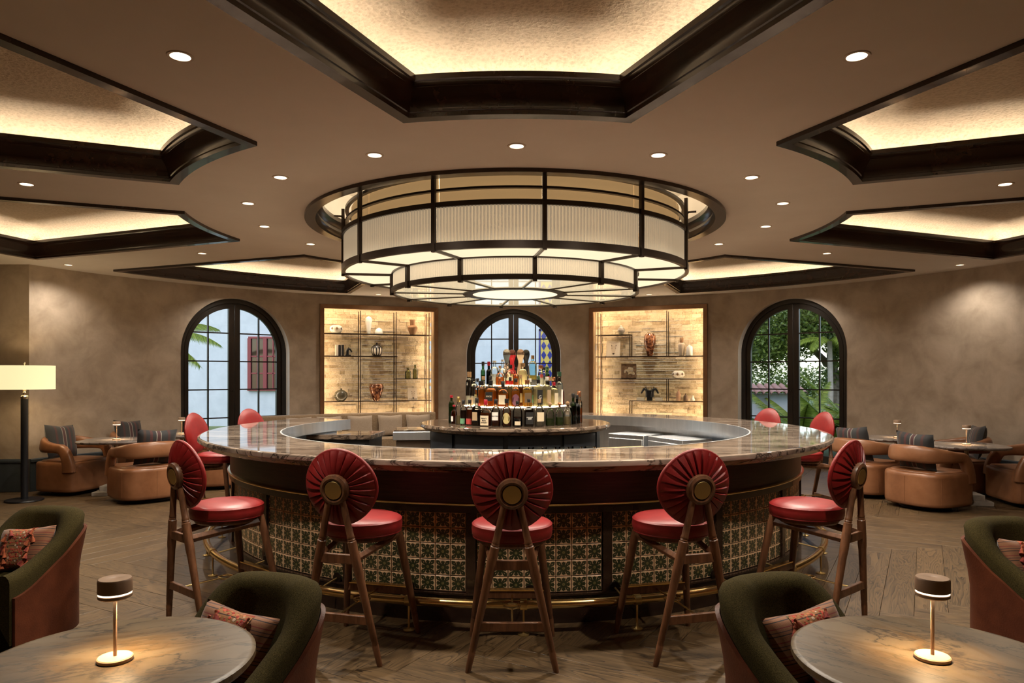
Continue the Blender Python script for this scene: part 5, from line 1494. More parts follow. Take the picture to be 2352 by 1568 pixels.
Z1, Z2, Z3 = 1.117, 1.289, 1.492
def on_ring(r, az, z): return pol(r, az, z), R_(az)
R1 = [  # az, label, params
    (-66, 'small amber bottle with a white label, first in the bottom row on the lamp side', dict(a=.030, hb=.10, hs=.04, rn=.011, hn=.035, glass='amber', liq='deep', lab='white', cap='red', caph=.012)),
    (-57, 'slim clear bottle with a tall gold stopper in the bottom row', dict(a=.031, hb=.15, hs=.045, rn=.013, hn=.03, liq='pale', fill=.5, cap='gold', caph=.045)),
    (-49, 'dark-filled bottle with a green band and black cap in the bottom row', dict(a=.033, hb=.15, hs=.03, rn=.012, hn=.03, liq='dark', fill=.85, lab='green', lz=(.08, .42), lw=.95, cap='black')),
    (-41.3, 'dark-filled bottle with a red band and black cap in the bottom row', dict(a=.034, hb=.155, hs=.03, rn=.013, hn=.03, liq='deep', fill=.9, lab='red', lz=(.08, .42), lw=.95, cap='black')),
    (-33.5, 'square dark bottle with a tan shield and black cap in the bottom row', dict(n=5, a=.041, b=.036, hb=.145, hs=.045, rn=.014, hn=.035, liq='dark', fill=.9, lab='tan', lz=(.35, .9), lw=.7, cap='black', caph=.04)),
    (-25, 'squat whisky bottle with a cream label and red wax top', dict(n=4, a=.049, b=.036, hb=.105, hs=.055, rn=.014, hn=.045, liq='deep', fill=.9, lab='cream', lz=(.08, .95), lw=.88, cap='red', caph=.045, text=["Maker's", 'Mark', 'WHISKY'], tsize=.019)),
    (-16, 'brown whisky bottle with a white label and black cap in the bottom row', dict(a=.041, hb=.145, hs=.04, rn=.014, hn=.035, liq='deep', fill=.6, lab='white', lz=(.40, .92), lw=.72, cap='black', caph=.035, text=['MICHTER'], tsize=.014)),
    (-7, 'dark bottle with a gold oval label in the bottom row', dict(a=.042, hb=.14, hs=.045, rn=.016, hn=.04, liq='deep', fill=.75, lab='gold', lz=(.18, .92), lw=.82, oval=True, cap='black', caph=.035)),
    (1.7, 'pear shaped clear bottle half full of dark spirit with a small label low down', dict(a=.045, b=.034, hb=.12, hs=.075, rn=.013, hn=.02, liq='dark', fill=.55, lab='cream', lz=(.12, .42), lw=.6, cap='black', caph=.025)),
    (11, 'square whiskey bottle with a black label and long clear neck', dict(n=6, a=.041, b=.038, hb=.15, hs=.03, rn=.013, hn=.055, liq='dark', fill=.97, lab='black', lz=(.15, .9), lw=.86, cap='black', caph=.022, text=["JACK DANIEL'S", 'Tennessee', 'WHISKEY'], tcol='white', tsize=.0085)),
    (20, 'clear bottle with a cream label and cork on a sloped shoulder', dict(n=3.5, a=.041, b=.036, hb=.135, hs=.055, rn=.013, hn=.035, liq='clear', fill=.55, lab='cream', lz=(.35, .98), lw=.85, cap='cork', caph=.03)),
    (29.8, 'squat clear decanter bottle with a round brown cork ball', dict(a=.044, b=.036, hb=.085, hs=.075, rn=.012, hn=.025, glass='clear', liq='green', fill=.55, cap='cork', ball=True)),
    (39.8, 'squat clear decanter bottle with a reddish cork ball, next along', dict(a=.043, b=.036, hb=.085, hs=.075, rn=.012, hn=.025, glass='clear', liq='green', fill=.6, cap='copper', ball=True)),
    (50, 'squat decanter bottle of pale tequila with a cork ball', dict(a=.042, b=.036, hb=.09, hs=.07, rn=.012, hn=.03, liq='pale', fill=.6, cap='cork', ball=True)),
    (59, 'tall dark green bottle with a black cap in the bottom row', dict(a=.034, hb=.17, hs=.05, rn=.013, hn=.045, glass='green', liq='dark', fill=.9, cap='black', caph=.035)),
    (68, 'dark wine-like bottle at the garden-side end of the bottom row', dict(a=.034, hb=.14, hs=.06, rn=.013, hn=.05, glass='dark', liq='dark', fill=.9, cap='black', caph=.035)),
    (-75, 'tall slim bottle with a cork behind the lamp-side end of the bottom row', dict(a=.030, hb=.18, hs=.04, rn=.012, hn=.04, glass='green', liq='green', fill=.8, cap='red', caph=.02)),
    (77, 'copper topped bottle behind the garden-side end of the bottom row', dict(a=.032, hb=.19, hs=.04, rn=.015, hn=.04, glass='clear', liq='amber', fill=.7, cap='copper', caph=.05))]
for az, lab_, kw in R1:
    p, rz = on_ring(0.655, az, Z1); bottle(p, rz, lab_, group='bottles in the bottom row', **kw)
R2 = [(-80, 'tall clear bottle with a wooden cork on the lower glowing step', dict(a=.036, hb=.21, hs=.06, rn=.017, hn=.02, liq='clear', fill=.4, cap='cork', caph=.05)),
    (-60, 'clear round-shouldered bottle with a white collar and tan label', dict(a=.042, hb=.17, hs=.05, rn=.016, hn=.03, liq='clear', fill=.5, lab='tan', lz=(.05, .5), lw=.8, cap='black', caph=.02)),
    (-44.5, 'bright orange spirit bottle with a black cap on the lower step', dict(a=.036, hb=.155, hs=.03, rn=.022, hn=.03, liq='amber', fill=.95, cap='black', caph=.035, lab='red', lz=(.0, .2), lw=.5)),
    (-30, 'square amber bourbon bottle with a black label on the lower step', dict(n=6, a=.048, b=.036, hb=.15, hs=.03, rn=.016, hn=.03, liq='amber', fill=.98, lab='black', lz=(.38, .95), lw=.82, cap='black', caph=.045, text=['KNOB'], tcol='cream', tsize=.022)),
    (-14.5, 'flask shaped bourbon bottle with a big cream label', dict(n=2.6, a=.056, b=.032, hb=.105, hs=.065, rn=.014, hn=.03, liq='amber', fill=.9, lab='cream', lz=(.25, 1.1), lw=.62, cap='black', caph=.05)),
    (0.5, 'amber bottle with a round purple label and dark neck', dict(a=.042, hb=.13, hs=.06, rn=.014, hn=.055, liq='amber', fill=.95, lab='purple', lz=(.1, .95), lw=.85, oval=True, cap='black', caph=.03)),
    (14, 'golden tequila bottle with a brown square label', dict(n=4, a=.045, b=.038, hb=.14, hs=.05, rn=.018, hn=.04, liq='gold', fill=.97, lab='brown', lz=(.30, .98), lw=.75, cap='copper', caph=.03)),
    (28, 'clear square gin bottle with a black arched label', dict(n=5, a=.040, b=.036, hb=.185, hs=.02, rn=.016, hn=.03, liq='pale', fill=.98, lab='black', lz=(.12, .88), lw=.72, oval=False, cap='black', caph=.03, text=['G'], tcol='white', tsize=.045)),
    (41, 'clear bottle with a tall tan label on the lower step', dict(n=4, a=.034, b=.034, hb=.17, hs=.04, rn=.014, hn=.05, liq='pale', fill=.97, lab='tan', lz=(.22, .95), lw=.75, cap='white', caph=.03)),
    (54, 'clear bottle with a wide cream label on the lower step', dict(n=4, a=.038, b=.036, hb=.15, hs=.03, rn=.013, hn=.03, liq='pale', fill=.95, lab='cream', lz=(.15, .88), lw=.85, cap='red', caph=.03)),
    (70, 'tall frosted bottle with a patterned white label and dark cap', dict(a=.036, hb=.18, hs=.06, rn=.017, hn=.06, liq='clear', fill=.97, lab='white', lz=(.1, .9), lw=.7, cap='green', caph=.04)),
    (88, 'brown bottle with an orange neck behind the frosted one', dict(a=.034, hb=.13, hs=.03, rn=.013, hn=.035, glass='amber', liq='deep', fill=.9, cap='black', caph=.03))]
FILL = [(-70, 'amber', 'black', 'gold'), (-52, 'gold', 'cork', None), (-37, 'deep', 'black', 'cream'), (-22, 'amber', 'copper', None), (-7, 'gold', 'black', None), (7.5, 'deep', 'cork', 'gold'), (21, 'pale', 'white', 'green'), (34.5, 'clear', 'green', None), (47.5, 'pale', 'black', 'red'), (62, 'clear', 'cork', 'tan'), (79, 'deep', 'copper', 'white')]
for i, (az, lq, cp, lb) in enumerate(FILL):
    p, rz = on_ring(0.398, az, Z2)
    nm = {'amber': 'amber', 'gold': 'golden', 'deep': 'brown', 'pale': 'pale yellow', 'clear': 'clear'}[lq]
    bottle(p, rz, '%s bottle with %s cap%s, second row of the lower step' % (nm, cp, ' and %s label' % lb if lb else ''), group='bottles on the lower glowing step', a=.031, hb=.15 + .012 * (i % 3), hs=.045, rn=.012, hn=.05 + .01 * (i % 2), liq=lq, fill=.9, lab=lb, cap=cp, caph=.03)
for az, lab_, kw in R2:
    p, rz = on_ring(0.468, az, Z2); bottle(p, rz, lab_, group='bottles on the lower glowing step', **kw)
R3 = [(-0.325, -0.02, 'slim bottle with a black screw cap on the upper step', dict(a=.024, hb=.13, hs=.03, rn=.012, hn=.045, glass='green', liq='green', fill=.7, cap='black', caph=.035)),
    (-0.265, -0.06, 'slim bottle with a dark red cap on the upper step', dict(a=.026, hb=.13, hs=.03, rn=.012, hn=.045, glass='dark', liq='dark', fill=.7, cap='red', caph=.035)),
    (-0.205, -0.17, 'tall pale pink bottle with a clear stopper', dict(a=.042, hb=.13, hs=.055, rn=.015, hn=.05, liq='clear', fill=.7, cap='white', caph=.012)),
    (-0.150, -0.265, 'round cognac bottle full of amber with a thin neck', dict(a=.043, b=.03, hb=.06, hs=.065, rn=.010, hn=.05, liq='amber', fill=.85, cap='cork', caph=.02)),
    (-0.125, -0.12, 'clear round decanter with a slim ringed neck', dict(a=.046, hb=.11, hs=.06, rn=.012, hn=.075, liq='clear', fill=.5, cap='white', caph=.014)),
    (-0.045, -0.245, 'flat round bottle of red cordial with a black stopper', dict(a=.055, b=.03, hb=.075, hs=.075, rn=.013, hn=.025, liq='red', fill=.40, cap='black', caph=.03, lab='cream', lz=(.6, 1.2), lw=.6, oval=True)),
    (0.075, -0.26, 'clear decorated bottle with a wooden cap in front of the tall decanters', dict(n=4, a=.043, b=.036, hb=.13, hs=.03, rn=.018, hn=.03, liq='pale', fill=.97, cap='cork', caph=.03)),
    (0.175, -0.16, 'tall pale blue scotch bottle with a gold base on the upper step', dict(n=5, a=.036, b=.036, hb=.195, hs=.045, rn=.013, hn=.03, glass='blue', liq='gold', fill=.45, lab='black', lz=(.0, .30), lw=.9, cap='cork', caph=.03)),
    (0.254, -0.198, 'clear bottle with a red seal on its neck on the upper step', dict(a=.028, hb=.11, hs=.03, rn=.018, hn=.03, liq='clear', fill=.8, cap='copper', caph=.03, lab='red', lz=(.7, 1.0), lw=.5)),
    (0.285, -0.12, 'clear bottle with a grey cap on the upper step', dict(a=.026, hb=.10, hs=.03, rn=.015, hn=.03, liq='clear', fill=.8, cap='black', caph=.025)),
    (0.325, -0.03, 'dark green bottle with a red band on the upper step', dict(a=.026, hb=.10, hs=.03, rn=.014, hn=.03, glass='green', liq='dark', fill=.8, cap='green', caph=.03, lab='red', lz=(.5, .9))),
    (0.006, -0.318, 'amber bottle with a black top on the upper step, in front of the beige decanter', dict(a=.030, hb=.08, hs=.035, rn=.012, hn=.04, liq='amber', fill=.9, cap='black', caph=.025))]
for x, y, lab_, kw in R3: bottle((x, y, Z3), R_(math.degrees(math.atan2(x, -y)) * 0.3), lab_, group='bottles on the upper glowing step', **kw)

def tall_decanter(x, y, body_m, top_m, band_m, lab_):
    r = empty('ceramic_decanter', (x, y, Z3)); tag(r, lab_, 'decanter', 'tall ceramic decanters')
    MB().lathe([(0.0, 0.0), (0.038, 0.0), (0.043, 0.01), (0.046, 0.05), (0.044, 0.10), (0.034, 0.16), (0.024, 0.205), (0.021, 0.225)], 28).build('body', body_m, r)
    MB().lathe([(0.021, 0.224), (0.022, 0.245), (0.030, 0.275), (0.037, 0.30), (0.038, 0.31)], 28).build('neck', band_m, r)
    MB().lathe([(0.038, 0.309), (0.039, 0.32), (0.035, 0.345), (0.022, 0.362), (0.0, 0.368)], 28).build('stopper', top_m, r)
    MB().lathe([(0.0, 0.0), (0.017, 0.0), (0.015, 0.004), (0, 0.005)], 20).xf(Matrix.Rotation(PI / 2, 4, 'X')).xf(Matrix.Translation((0, -0.044, 0.10))).build('medallion', CP['gold'], r)
silver = plain('decanter_silver', (0.45, 0.43, 0.40), 0.2, 0.9)
tall_decanter(-0.085, 0.02, mottled('painted_ceramic', (0.06, 0.05, 0.05), (0.70, 0.55, 0.46), 38, 0.25, lo=0.46, hi=0.52), silver, plain('decanter_slate', (0.10, 0.12, 0.14), 0.3), 'tall waisted decanter with a black and white painted body and silver ball top')
tall_decanter(-0.03, 0.14, plain('decanter_red', (0.42, 0.02, 0.03), 0.25), plain('decanter_bronze', (0.16, 0.06, 0.05), 0.25, 0.6), plain('decanter_red', (0.42, 0.02, 0.03), 0.25), 'tall waisted red decanter half hidden behind the painted one')
tall_decanter(0.055, 0.02, plain('decanter_beige', (0.55, 0.38, 0.26), 0.25, 0.3), plain('decanter_rose', (0.42, 0.27, 0.20), 0.22, 0.7), plain('decanter_cream', (0.66, 0.50, 0.36), 0.25, 0.2), 'tall waisted beige decanter with a rose gold top')
tall_decanter(0.115, 0.15, plain('decanter_black', (0.015, 0.015, 0.018), 0.25), M_black, plain('decanter_black', (0.015, 0.015, 0.018), 0.25), 'tall waisted black decanter half hidden behind the beige one')

# ------------------------------------------------------------------ objects in the lit niches
def spot(A, u, z, dep=0.22):
    n = 7.0 + dep; a = R_(A)
    return (n * sin(a) - u * cos(a), -n * cos(a) - u * sin(a), z)
def vase(A, u, z, name, label, cat, prof, mat, w, h, seg=36, neck=None):
    """profile in unit width/height"""
    r = empty(name, spot(A, u, z), R_(A) + PI); tag(r, label, cat, 'ornaments in the lit niches')
    k = len(prof) if neck is None else neck
    MB().lathe([(x * w / 2, y * h) for x, y in prof[:k]] , seg).build('body', mat, r)
    if neck is not None: MB().lathe([(x * w / 2, y * h) for x, y in prof[k - 1:]], seg).build('neck', mat, r)
    return r
LA, RA = NICHE_AZ
wc = plain('white_ceramic', (0.72, 0.66, 0.56), 0.45); clay = mottled('brown_clay', (0.26, 0.13, 0.06), (0.38, 0.21, 0.11), 12, 0.7, 0.3, 60)
def diamond_bowl(A, u, z, label):
    r = vase(A, u, z, 'painted_bowl', label, 'bowl', [(0.45, 0.0), (0.75, 0.12), (0.97, 0.40), (1.0, 0.58), (0.85, 0.82), (0.55, 0.97), (0.45, 1.0), (0.42, 0.97)], wc, 0.25, 0.155)
    for k in range(8):
        a = 2 * PI * k / 8; mb = MB()
        pts = []
        for da, zz in ((-0.22, 0.085), (0, 0.055), (0.22, 0.085), (0, 0.118)):
            rr = 0.1255 if abs(zz - 0.085) < 0.01 else (0.121 if zz < 0.08 else 0.116)
            pts.append((rr * 1.006 * cos(a + da), rr * 1.006 * sin(a + da), zz))
        c = (0.1275 * cos(a), 0.1275 * sin(a), 0.086)
        mb.add(pts + [c], [(0, 1, 4), (1, 2, 4), (2, 3, 4), (3, 0, 4)]); mb.build('diamond', plain('bowl_diamond', (0.10, 0.055, 0.03), 0.5) if k % 2 else plain('bowl_diamond2', (0.28, 0.16, 0.08), 0.5), r, smooth=False)
diamond_bowl(LA, -0.81, 2.40, 'cream bowl with painted diamonds on the top niche shelf near the palm door')
diamond_bowl(RA, 0.57, 1.53, 'cream bowl with painted diamonds beside the square wood slab')
vase(LA, -0.19, 2.40, 'white_vase', 'slim tall white vase with a pointed lip on the top shelf', 'vase', [(0.42, 0), (0.5, 0.03), (0.62, 0.2), (0.92, 0.62), (1.0, 0.76), (0.9, 0.88), (0.5, 0.95), (0.2, 0.97), (0.18, 1.0), (0.14, 0.99)], wc, 0.135, 0.345, neck=7)
vase(LA, 0.01, 2.40, 'white_dome_vase', 'small white dome shaped vase beside the slim white vase', 'vase', [(0.95, 0), (1.0, 0.1), (0.97, 0.4), (0.78, 0.68), (0.4, 0.85), (0.14, 0.9), (0.12, 1.0), (0.09, 0.99)], wc, 0.16, 0.13, neck=6)
vase(LA, 0.68, 2.40, 'clay_vase', 'brown clay vase with a wide straight neck on the top shelf', 'vase', [(0.4, 0), (0.55, 0.05), (0.95, 0.38), (1.0, 0.48), (0.85, 0.57), (0.5, 0.62), (0.5, 0.9), (0.56, 0.98), (0.56, 1.0), (0.5, 1.0)], clay, 0.20, 0.30, neck=6)
# striped gourd
r = empty('striped_gourd', spot(LA, -0.03, 1.967), R_(LA)); tag(r, 'black gourd vase with white leaf stripes', 'vase', 'ornaments in the lit niches')
gp = [(0.5, 0), (0.75, 0.06), (0.98, 0.33), (1.0, 0.48), (0.9, 0.68), (0.55, 0.83), (0.16, 0.87), (0.16, 0.97), (0.2, 1.0), (0.15, 1.0)]
MB().lathe([(x * .111, y * .262) for x, y in gp], 36).build('body', plain('gourd_black', (0.015, 0.011, 0.010), 0.3), r)
for k in range(12):
    a = 2 * PI * k / 12; mb = MB()
    def stripe(u, v):
        t = v; z = 0.04 + 0.62 * t
        rr = 0.0
        for (x0, y0), (x1, y1) in zip(gp, gp[1:]):
            if y0 <= z <= y1: rr = x0 + (x1 - x0) * (z - y0) / max(1e-6, y1 - y0); break
        w = 0.17 * sin(PI * min(1, t * 1.02)) ** 0.8; aa = a + (2 * u - 1) * w
        return (rr * .1125 * cos(aa), rr * .1125 * sin(aa), z * .262)
    mb.grid(4, 12, stripe); mb.build('white_stripe', wc, r)
# upright books and horse head
def horse_head(parent, sc, mir=1, mat=None, off=(0, 0, 0)):
    mat = mat or M_black
    mb = MB()
    P = [(0.0, 0, 0.0), (0.0, 0, 0.30), (0.03, 0, 0.58), (0.14, 0, 0.80), (0.30, 0, 0.84), (0.46, 0, 0.66), (0.58, 0, 0.44), (0.62, 0, 0.36)]
    Rr = [(0.20, 0.30), (0.18, 0.26), (0.16, 0.23), (0.15, 0.20), (0.14, 0.18), (0.11, 0.13), (0.09, 0.10), (0.06, 0.07)]
    mb.tube([(mir * x * sc + off[0], y * sc + off[1], z * sc + off[2]) for x, y, z in P], [(a * sc, b * sc) for a, b in Rr], 12, up=(0, 1, 0))
    for sy in (-0.07, 0.07): mb.tube([(mir * 0.14 * sc + off[0], sy * sc + off[1], 0.92 * sc + off[2]), (mir * 0.13 * sc + off[0], sy * sc + off[1], 1.10 * sc + off[2])], [0.05 * sc, 0.008 * sc], 6)
    for i in range(6):
        z = 0.35 + 0.1 * i; x = -0.20 + 0.028 * i
        mb.tube([(mir * (x) * sc + off[0], off[1], z * sc + off[2]), (mir * (x - 0.05) * sc + off[0], off[1], (z + 0.08) * sc + off[2])], [0.05 * sc, 0.02 * sc], 6)
    return mb.build('horse_head', mat, parent, angle=60)
r = empty('horse_bookend', spot(LA, -0.585, 1.967), R_(LA) + PI); tag(r, 'black horse head bookend on the second shelf', 'bookend', 'ornaments in the lit niches')
MB().box((0, 0, 0.012), (0.10, 0.09, 0.024)).build('plinth', M_black, r, bevel=0.003); horse_head(r, 0.135, 1, None, (-0.01, 0, 0.022))
def book(A, u, z, w, h, d, mat, label, rz=0.0, group='books in the lit niches'):
    o = empty('book', spot(A, u, z), R_(A) + PI + rz); tag(o, label, 'book', group)
    mb = MB(); mb.box((-w / 2 + 0.0015, 0, h / 2), (0.003, d, h)); mb.box((w / 2 - 0.0015, 0, h / 2), (0.003, d, h)); mb.box((0, -d / 2 + 0.0015, h / 2), (w, 0.003, h)); mb.build('cover', mat, o, smooth=False)
    MB().box((0, 0.002, h / 2), (w - 0.006, d - 0.008, h - 0.008)).build('pages', plain('paper', (0.70, 0.62, 0.48), 0.8), o, smooth=False)
    return o
bw, bb = plain('book_white', (0.66, 0.60, 0.50), 0.6), plain('book_black', (0.02, 0.018, 0.017), 0.5)
book(LA, -0.80, 1.967, 0.045, 0.205, 0.15, bw, 'thick white book at the end of the row beside the horse bookend')
book(LA, -0.752, 1.967, 0.036, 0.205, 0.15, bb, 'black book next to the thick white one')
book(LA, -0.722, 1.967, 0.018, 0.195, 0.15, plain('book_grey', (0.30, 0.27, 0.23), 0.6), 'thin grey book between two black books')
book(LA, -0.690, 1.967, 0.038, 0.205, 0.15, bb, 'black book leaning on the horse bookend')
# glass bottles
og = thin_glass('olive_glass', (0.55, 0.55, 0.33), 1.5, 0.0, 0.25, (0.30, 0.30, 0.14))
def lab_bottle(A, u, z, w, h, label):
    r = empty('glass_bottle', spot(A, u, z), 0); tag(r, label, 'bottle', 'ornaments in the lit niches')
    MB().lathe([(0, 0.0), (w * .46, 0), (w * .5, 0.01), (w * .5, h * .60), (w * .42, h * .68), (w * .2, h * .74), (w * .2, h * .95), (w * .34, h * .975), (w * .34, h), (w * .17, h)], 28).build('body', og, r)
    MB().lathe([(w * .36, h * .965), (w * .36, h * .985), (w * .2, h * .985)], 24).build('lip', og, r)
lab_bottle(LA, 0.59, 1.53, 0.12, 0.215, 'short olive glass apothecary bottle on the small shelf'); lab_bottle(LA, 0.735, 1.53, 0.10, 0.275, 'taller olive glass apothecary bottle on the small shelf')
r = vase(LA, -0.72, 1.10, 'round_flask', 'round dark green grey flask vase on the lowest shelf', 'vase', [(0.35, 0), (0.6, 0.04), (0.93, 0.27), (1.0, 0.45), (0.88, 0.68), (0.5, 0.85), (0.14, 0.9), (0.14, 0.96), (0.18, 1.0), (0.12, 1.0)], plain('flask_glaze', (0.085, 0.075, 0.05), 0.22), 0.255, 0.24, neck=7)
tort = mottled('tortoise_glass', (0.06, 0.012, 0.006), (0.42, 0.17, 0.08), 16, 0.12, lo=0.42, hi=0.6, coat=0.5, metal=0.2)
vase(LA, -0.04, 1.10, 'tortoiseshell_vase', 'wide tortoiseshell glass vase on the lowest shelf', 'vase', [(0.35, 0), (0.42, 0.04), (0.62, 0.22), (0.95, 0.62), (1.0, 0.78), (0.92, 0.95), (0.8, 1.0), (0.74, 0.98)], tort, 0.28, 0.325, neck=5)
vase(RA, 0.02, 1.967, 'tortoiseshell_vase', 'tall bronze tortoiseshell glass vase beside the white horse book', 'vase', [(0.38, 0), (0.45, 0.03), (0.68, 0.3), (0.97, 0.62), (1.0, 0.72), (0.9, 0.9), (0.66, 1.0), (0.6, 0.98)], tort, 0.235, 0.44, neck=5)
# standing picture books with a horse
def horse_book(A, u, z, w, h, lean, label, title=None, top=None):
    o = empty('picture_book', spot(A, u, z, 0.20), R_(A) + PI); tag(o, label, 'book', 'books in the lit niches')
    L = Matrix.Rotation(R_(-lean), 4, 'X')
    def part(name, mb, mat): return mb.xf(L).build(name, mat, o, smooth=False)
    part('cover', MB().box((0, 0, h / 2), (w, 0.02, h)), plain('cover_cream', (0.72, 0.62, 0.50), 0.5))
    part('spine_strip', MB().box((-w / 2 + 0.008, -0.0115, h / 2), (0.016, 0.003, h)), plain('cover_cream', (0.72, 0.62, 0.50), 0.5))
    face = [(-0.16, 0.95), (-0.20, 0.70), (-0.13, 0.35), (-0.15, 0.12), (0.0, 0.02), (0.15, 0.12), (0.13, 0.35), (0.20, 0.70), (0.16, 0.95), (0, 1.0)]
    def flat(poly, y, sx, sz, ox, oz):
        mb = MB(); mb.v = [(x * sx + ox, y, zz * sz + oz) for x, zz in poly]; mb.f = [tuple(range(len(poly)))]; return mb
    part('horse_print', flat(face, -0.0108, w * 0.95, h * 0.62, 0.01, h * 0.08), plain('print_pale', (0.60, 0.48, 0.36), 0.5))
    dk = plain('print_dark', (0.045, 0.028, 0.02), 0.5); circ = [(cos(2 * PI * i / 12), sin(2 * PI * i / 12)) for i in range(12)]
    mb = MB()
    for cx, cz, rx, rz_ in ((0.0, 0.17, 0.085, 0.05), (-0.12, 0.52, 0.03, 0.022), (0.14, 0.52, 0.03, 0.022), (-0.15, 0.68, 0.028, 0.045), (0.17, 0.68, 0.028, 0.045)):
        part('print_spot', flat(circ, -0.0116, rx * w, rz_ * h, cx * w + 0.01, cz * h), dk)
    if title:
        t = text_mb(title, w * 0.26); t.xf(STAND); t.v = [(x + 0.01, y - 0.0122, zz + h * 0.075) for x, y, zz in t.v]; part('lettering', t, dk)
    for i, tx in enumerate(top or []):
        t = text_mb(tx, w * 0.135); t.xf(STAND); t.v = [(x + 0.01, y - 0.0122, zz + h * (0.89 - 0.095 * i)) for x, y, zz in t.v]; part('lettering', t, plain('print_rose', (0.46, 0.34, 0.27), 0.5))
horse_book(LA, 0.68, 1.10, 0.19, 0.25, 8, 'small picture book with a horse on the cover on the lowest shelf', 'HORSE')
horse_book(RA, -0.71, 1.967, 0.275, 0.32, 10, 'large cream picture book with a white horse on the cover', None, ['UNTAMED', 'SPIRITS'])
# garden-side niche
r = empty('ribbed_egg', spot(RA, -0.55, 2.40), R_(RA)); tag(r, 'egg shaped vase ribbed with dark rings', 'vase', 'ornaments in the lit niches')
MB().lathe([(0.0, 0.0)] + [(0.071 * sin(PI * (0.12 + 0.85 * i / 20)), 0.183 * i / 20) for i in range(21)], 28).build('body', wc, r)
for i in range(8):
    z = 0.015 + 0.021 * i; rr = 0.071 * sin(PI * (0.12 + 0.85 * z / 0.183))
    MB().tube([(rr * cos(2 * PI * k / 24), rr * sin(2 * PI * k / 24), z) for k in range(24)], 0.0042, 6, closed=True).build('dark_ring', plain('ring_brown', (0.10, 0.06, 0.035), 0.6), r)
bei = mottled('beige_ceramic', (0.46, 0.36, 0.26), (0.58, 0.47, 0.36), 5, 0.55)
r = empty('beige_vase', spot(RA, 0.63, 1.967), R_(RA)); tag(r, 'pale tapering vase with a brown collar neck', 'vase', 'ornaments in the lit niches')
MB().lathe([(0.0, 0), (0.045, 0), (0.05, 0.01), (0.066, 0.19), (0.067, 0.215), (0.055, 0.24), (0.035, 0.25)], 28).build('body', bei, r)
MB().lathe([(0.030, 0.248), (0.030, 0.262), (0.038, 0.275), (0.036, 0.34), (0.031, 0.348), (0.028, 0.34)], 28).build('neck', clay, r)
vase(RA, 0.78, 1.967, 'white_bottle_vase', 'plain white bottle vase beside the pale tapering vase', 'vase', [(0.92, 0), (1.0, 0.04), (1.0, 0.7), (0.85, 0.86), (0.45, 0.93), (0.3, 0.95), (0.3, 1.0), (0.24, 1.0)], plain('white_glaze', (0.80, 0.76, 0.70), 0.35), 0.12, 0.21, neck=6)
# square wood slab with an open irregular centre
r = empty('wood_slab', spot(RA, -0.40, 1.53), R_(RA) + PI); tag(r, 'square polished brown wood slab with an irregular open centre', 'sculpture', 'ornaments in the lit niches')
slab = mottled('petrified_wood', (0.10, 0.055, 0.03), (0.28, 0.18, 0.11), 8, 0.3, lo=0.35, hi=0.7, dist=2.0)
S2 = 0.295
hole = [(0.47, 0.78), (0.60, 0.76), (0.80, 0.72), (0.83, 0.62), (0.80, 0.50), (0.92, 0.36), (0.90, 0.26), (0.80, 0.24), (0.66, 0.33), (0.52, 0.30), (0.42, 0.20), (0.36, 0.16), (0.45, 0.36), (0.36, 0.50), (0.28, 0.36), (0.16, 0.36), (0.14, 0.48), (0.24, 0.60), (0.38, 0.62)]
bm = bmesh.new()
def lp(pts): 
    vv = [bm.verts.new((x, 0, z)) for x, z in pts]
    for i in range(len(vv)): bm.edges.new((vv[i], vv[(i + 1) % len(vv)]))
lp([((x - 0.5) * S2, z * S2) for x, z in ((0, 0), (1, 0), (1, 1), (0, 1))]); lp([((x - 0.5) * S2, z * S2) for x, z in hole])
bmesh.ops.triangle_fill(bm, use_beauty=True, edges=bm.edges[:])
ext = bmesh.ops.extrude_face_region(bm, geom=bm.faces[:])
bmesh.ops.translate(bm, vec=(0, 0.05, 0), verts=[v for v in ext['geom'] if isinstance(v, bmesh.types.BMVert)])
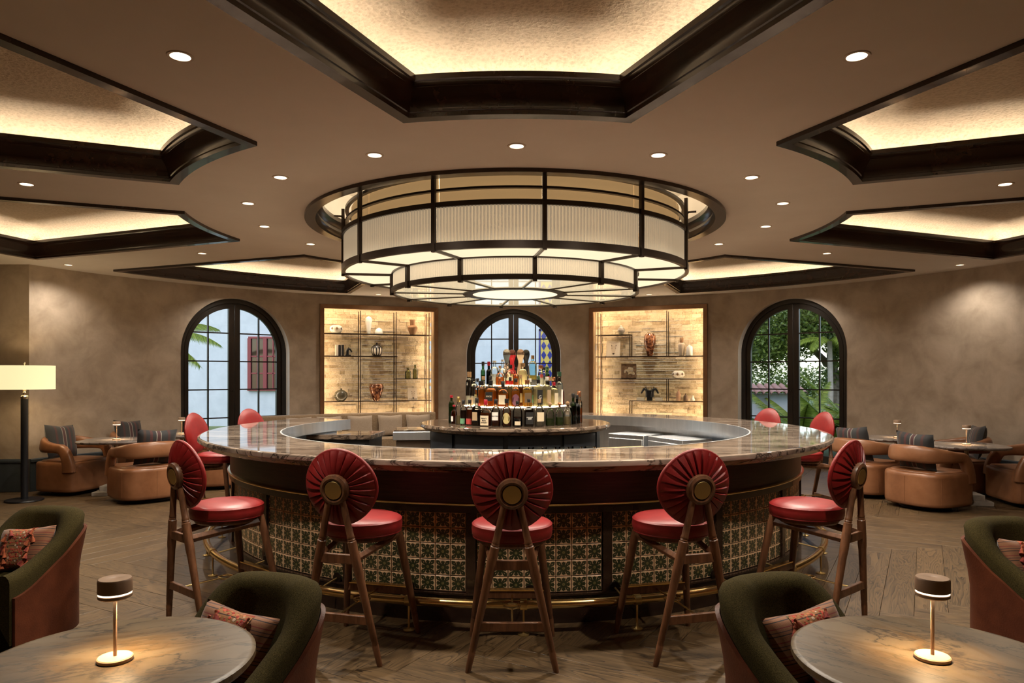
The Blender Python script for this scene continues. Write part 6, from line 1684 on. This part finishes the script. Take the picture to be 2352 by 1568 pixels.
bmesh.ops.recalc_face_normals(bm, faces=bm.faces[:])
me = bpy.data.meshes.new('slab'); bm.to_mesh(me); bm.free(); put('slab', me, slab, r)
MB().box((0, 0.025, 0.0045), (S2 * 0.98, 0.055, 0.009)).build('foot', M_black, r)
# double horse head on books
r = empty('horse_pair_sculpture', spot(RA, 0.02, 1.10), R_(RA) + PI); tag(r, 'black sculpture of two horse heads facing apart', 'sculpture', 'ornaments in the lit niches')
MB().box((0, 0, 0.10), (0.10, 0.075, 0.20)).build('post', M_black, r, bevel=0.006)
for mir in (-1, 1): horse_head(r, 0.19, mir, None, (mir * 0.050, 0, 0.068))
for sx, lab_ in ((-1, 'stack of white books under the horse head nearer the tapering vase side'), (1, 'pale book block under the other horse head')):
    o = empty('book', spot(RA, 0.02 + sx * 0.178, 1.10), R_(RA) + PI); tag(o, lab_, 'book', 'books in the lit niches')
    MB().box((0, 0, 0.028), (0.14, 0.12, 0.056)).build('cover', bw, o, bevel=0.003); MB().box((sx * 0.003, 0.004, 0.028), (0.14, 0.122, 0.044)).build('pages', plain('paper', (0.70, 0.62, 0.48), 0.8), o)
bp = [(0.8, 0), (1.0, 0.05), (1.0, 0.55), (0.8, 0.72), (0.3, 0.82), (0.26, 0.96), (0.3, 1.0), (0.2, 1.0)]
vase(RA, 0.57, 1.10, 'bottle_vase', 'tall pinkish clay bottle vase on the lowest shelf', 'vase', bp, mottled('pink_clay', (0.42, 0.24, 0.15), (0.52, 0.31, 0.2), 8, 0.6), 0.088, 0.225, neck=5)
vase(RA, 0.71, 1.10, 'bottle_vase', 'short dark brown bottle vase on the lowest shelf', 'vase', bp, mottled('dark_clay', (0.12, 0.07, 0.04), (0.2, 0.12, 0.07), 8, 0.5), 0.092, 0.145, neck=5)
vase(RA, 0.84, 1.10, 'bud_vase', 'small white bud vase at the end of the lowest shelf', 'vase', [(0.5, 0), (1.0, 0.12), (1.0, 0.3), (0.5, 0.6), (0.3, 0.85), (0.35, 1.0), (0.25, 1.0)], wc, 0.085, 0.11, neck=4)
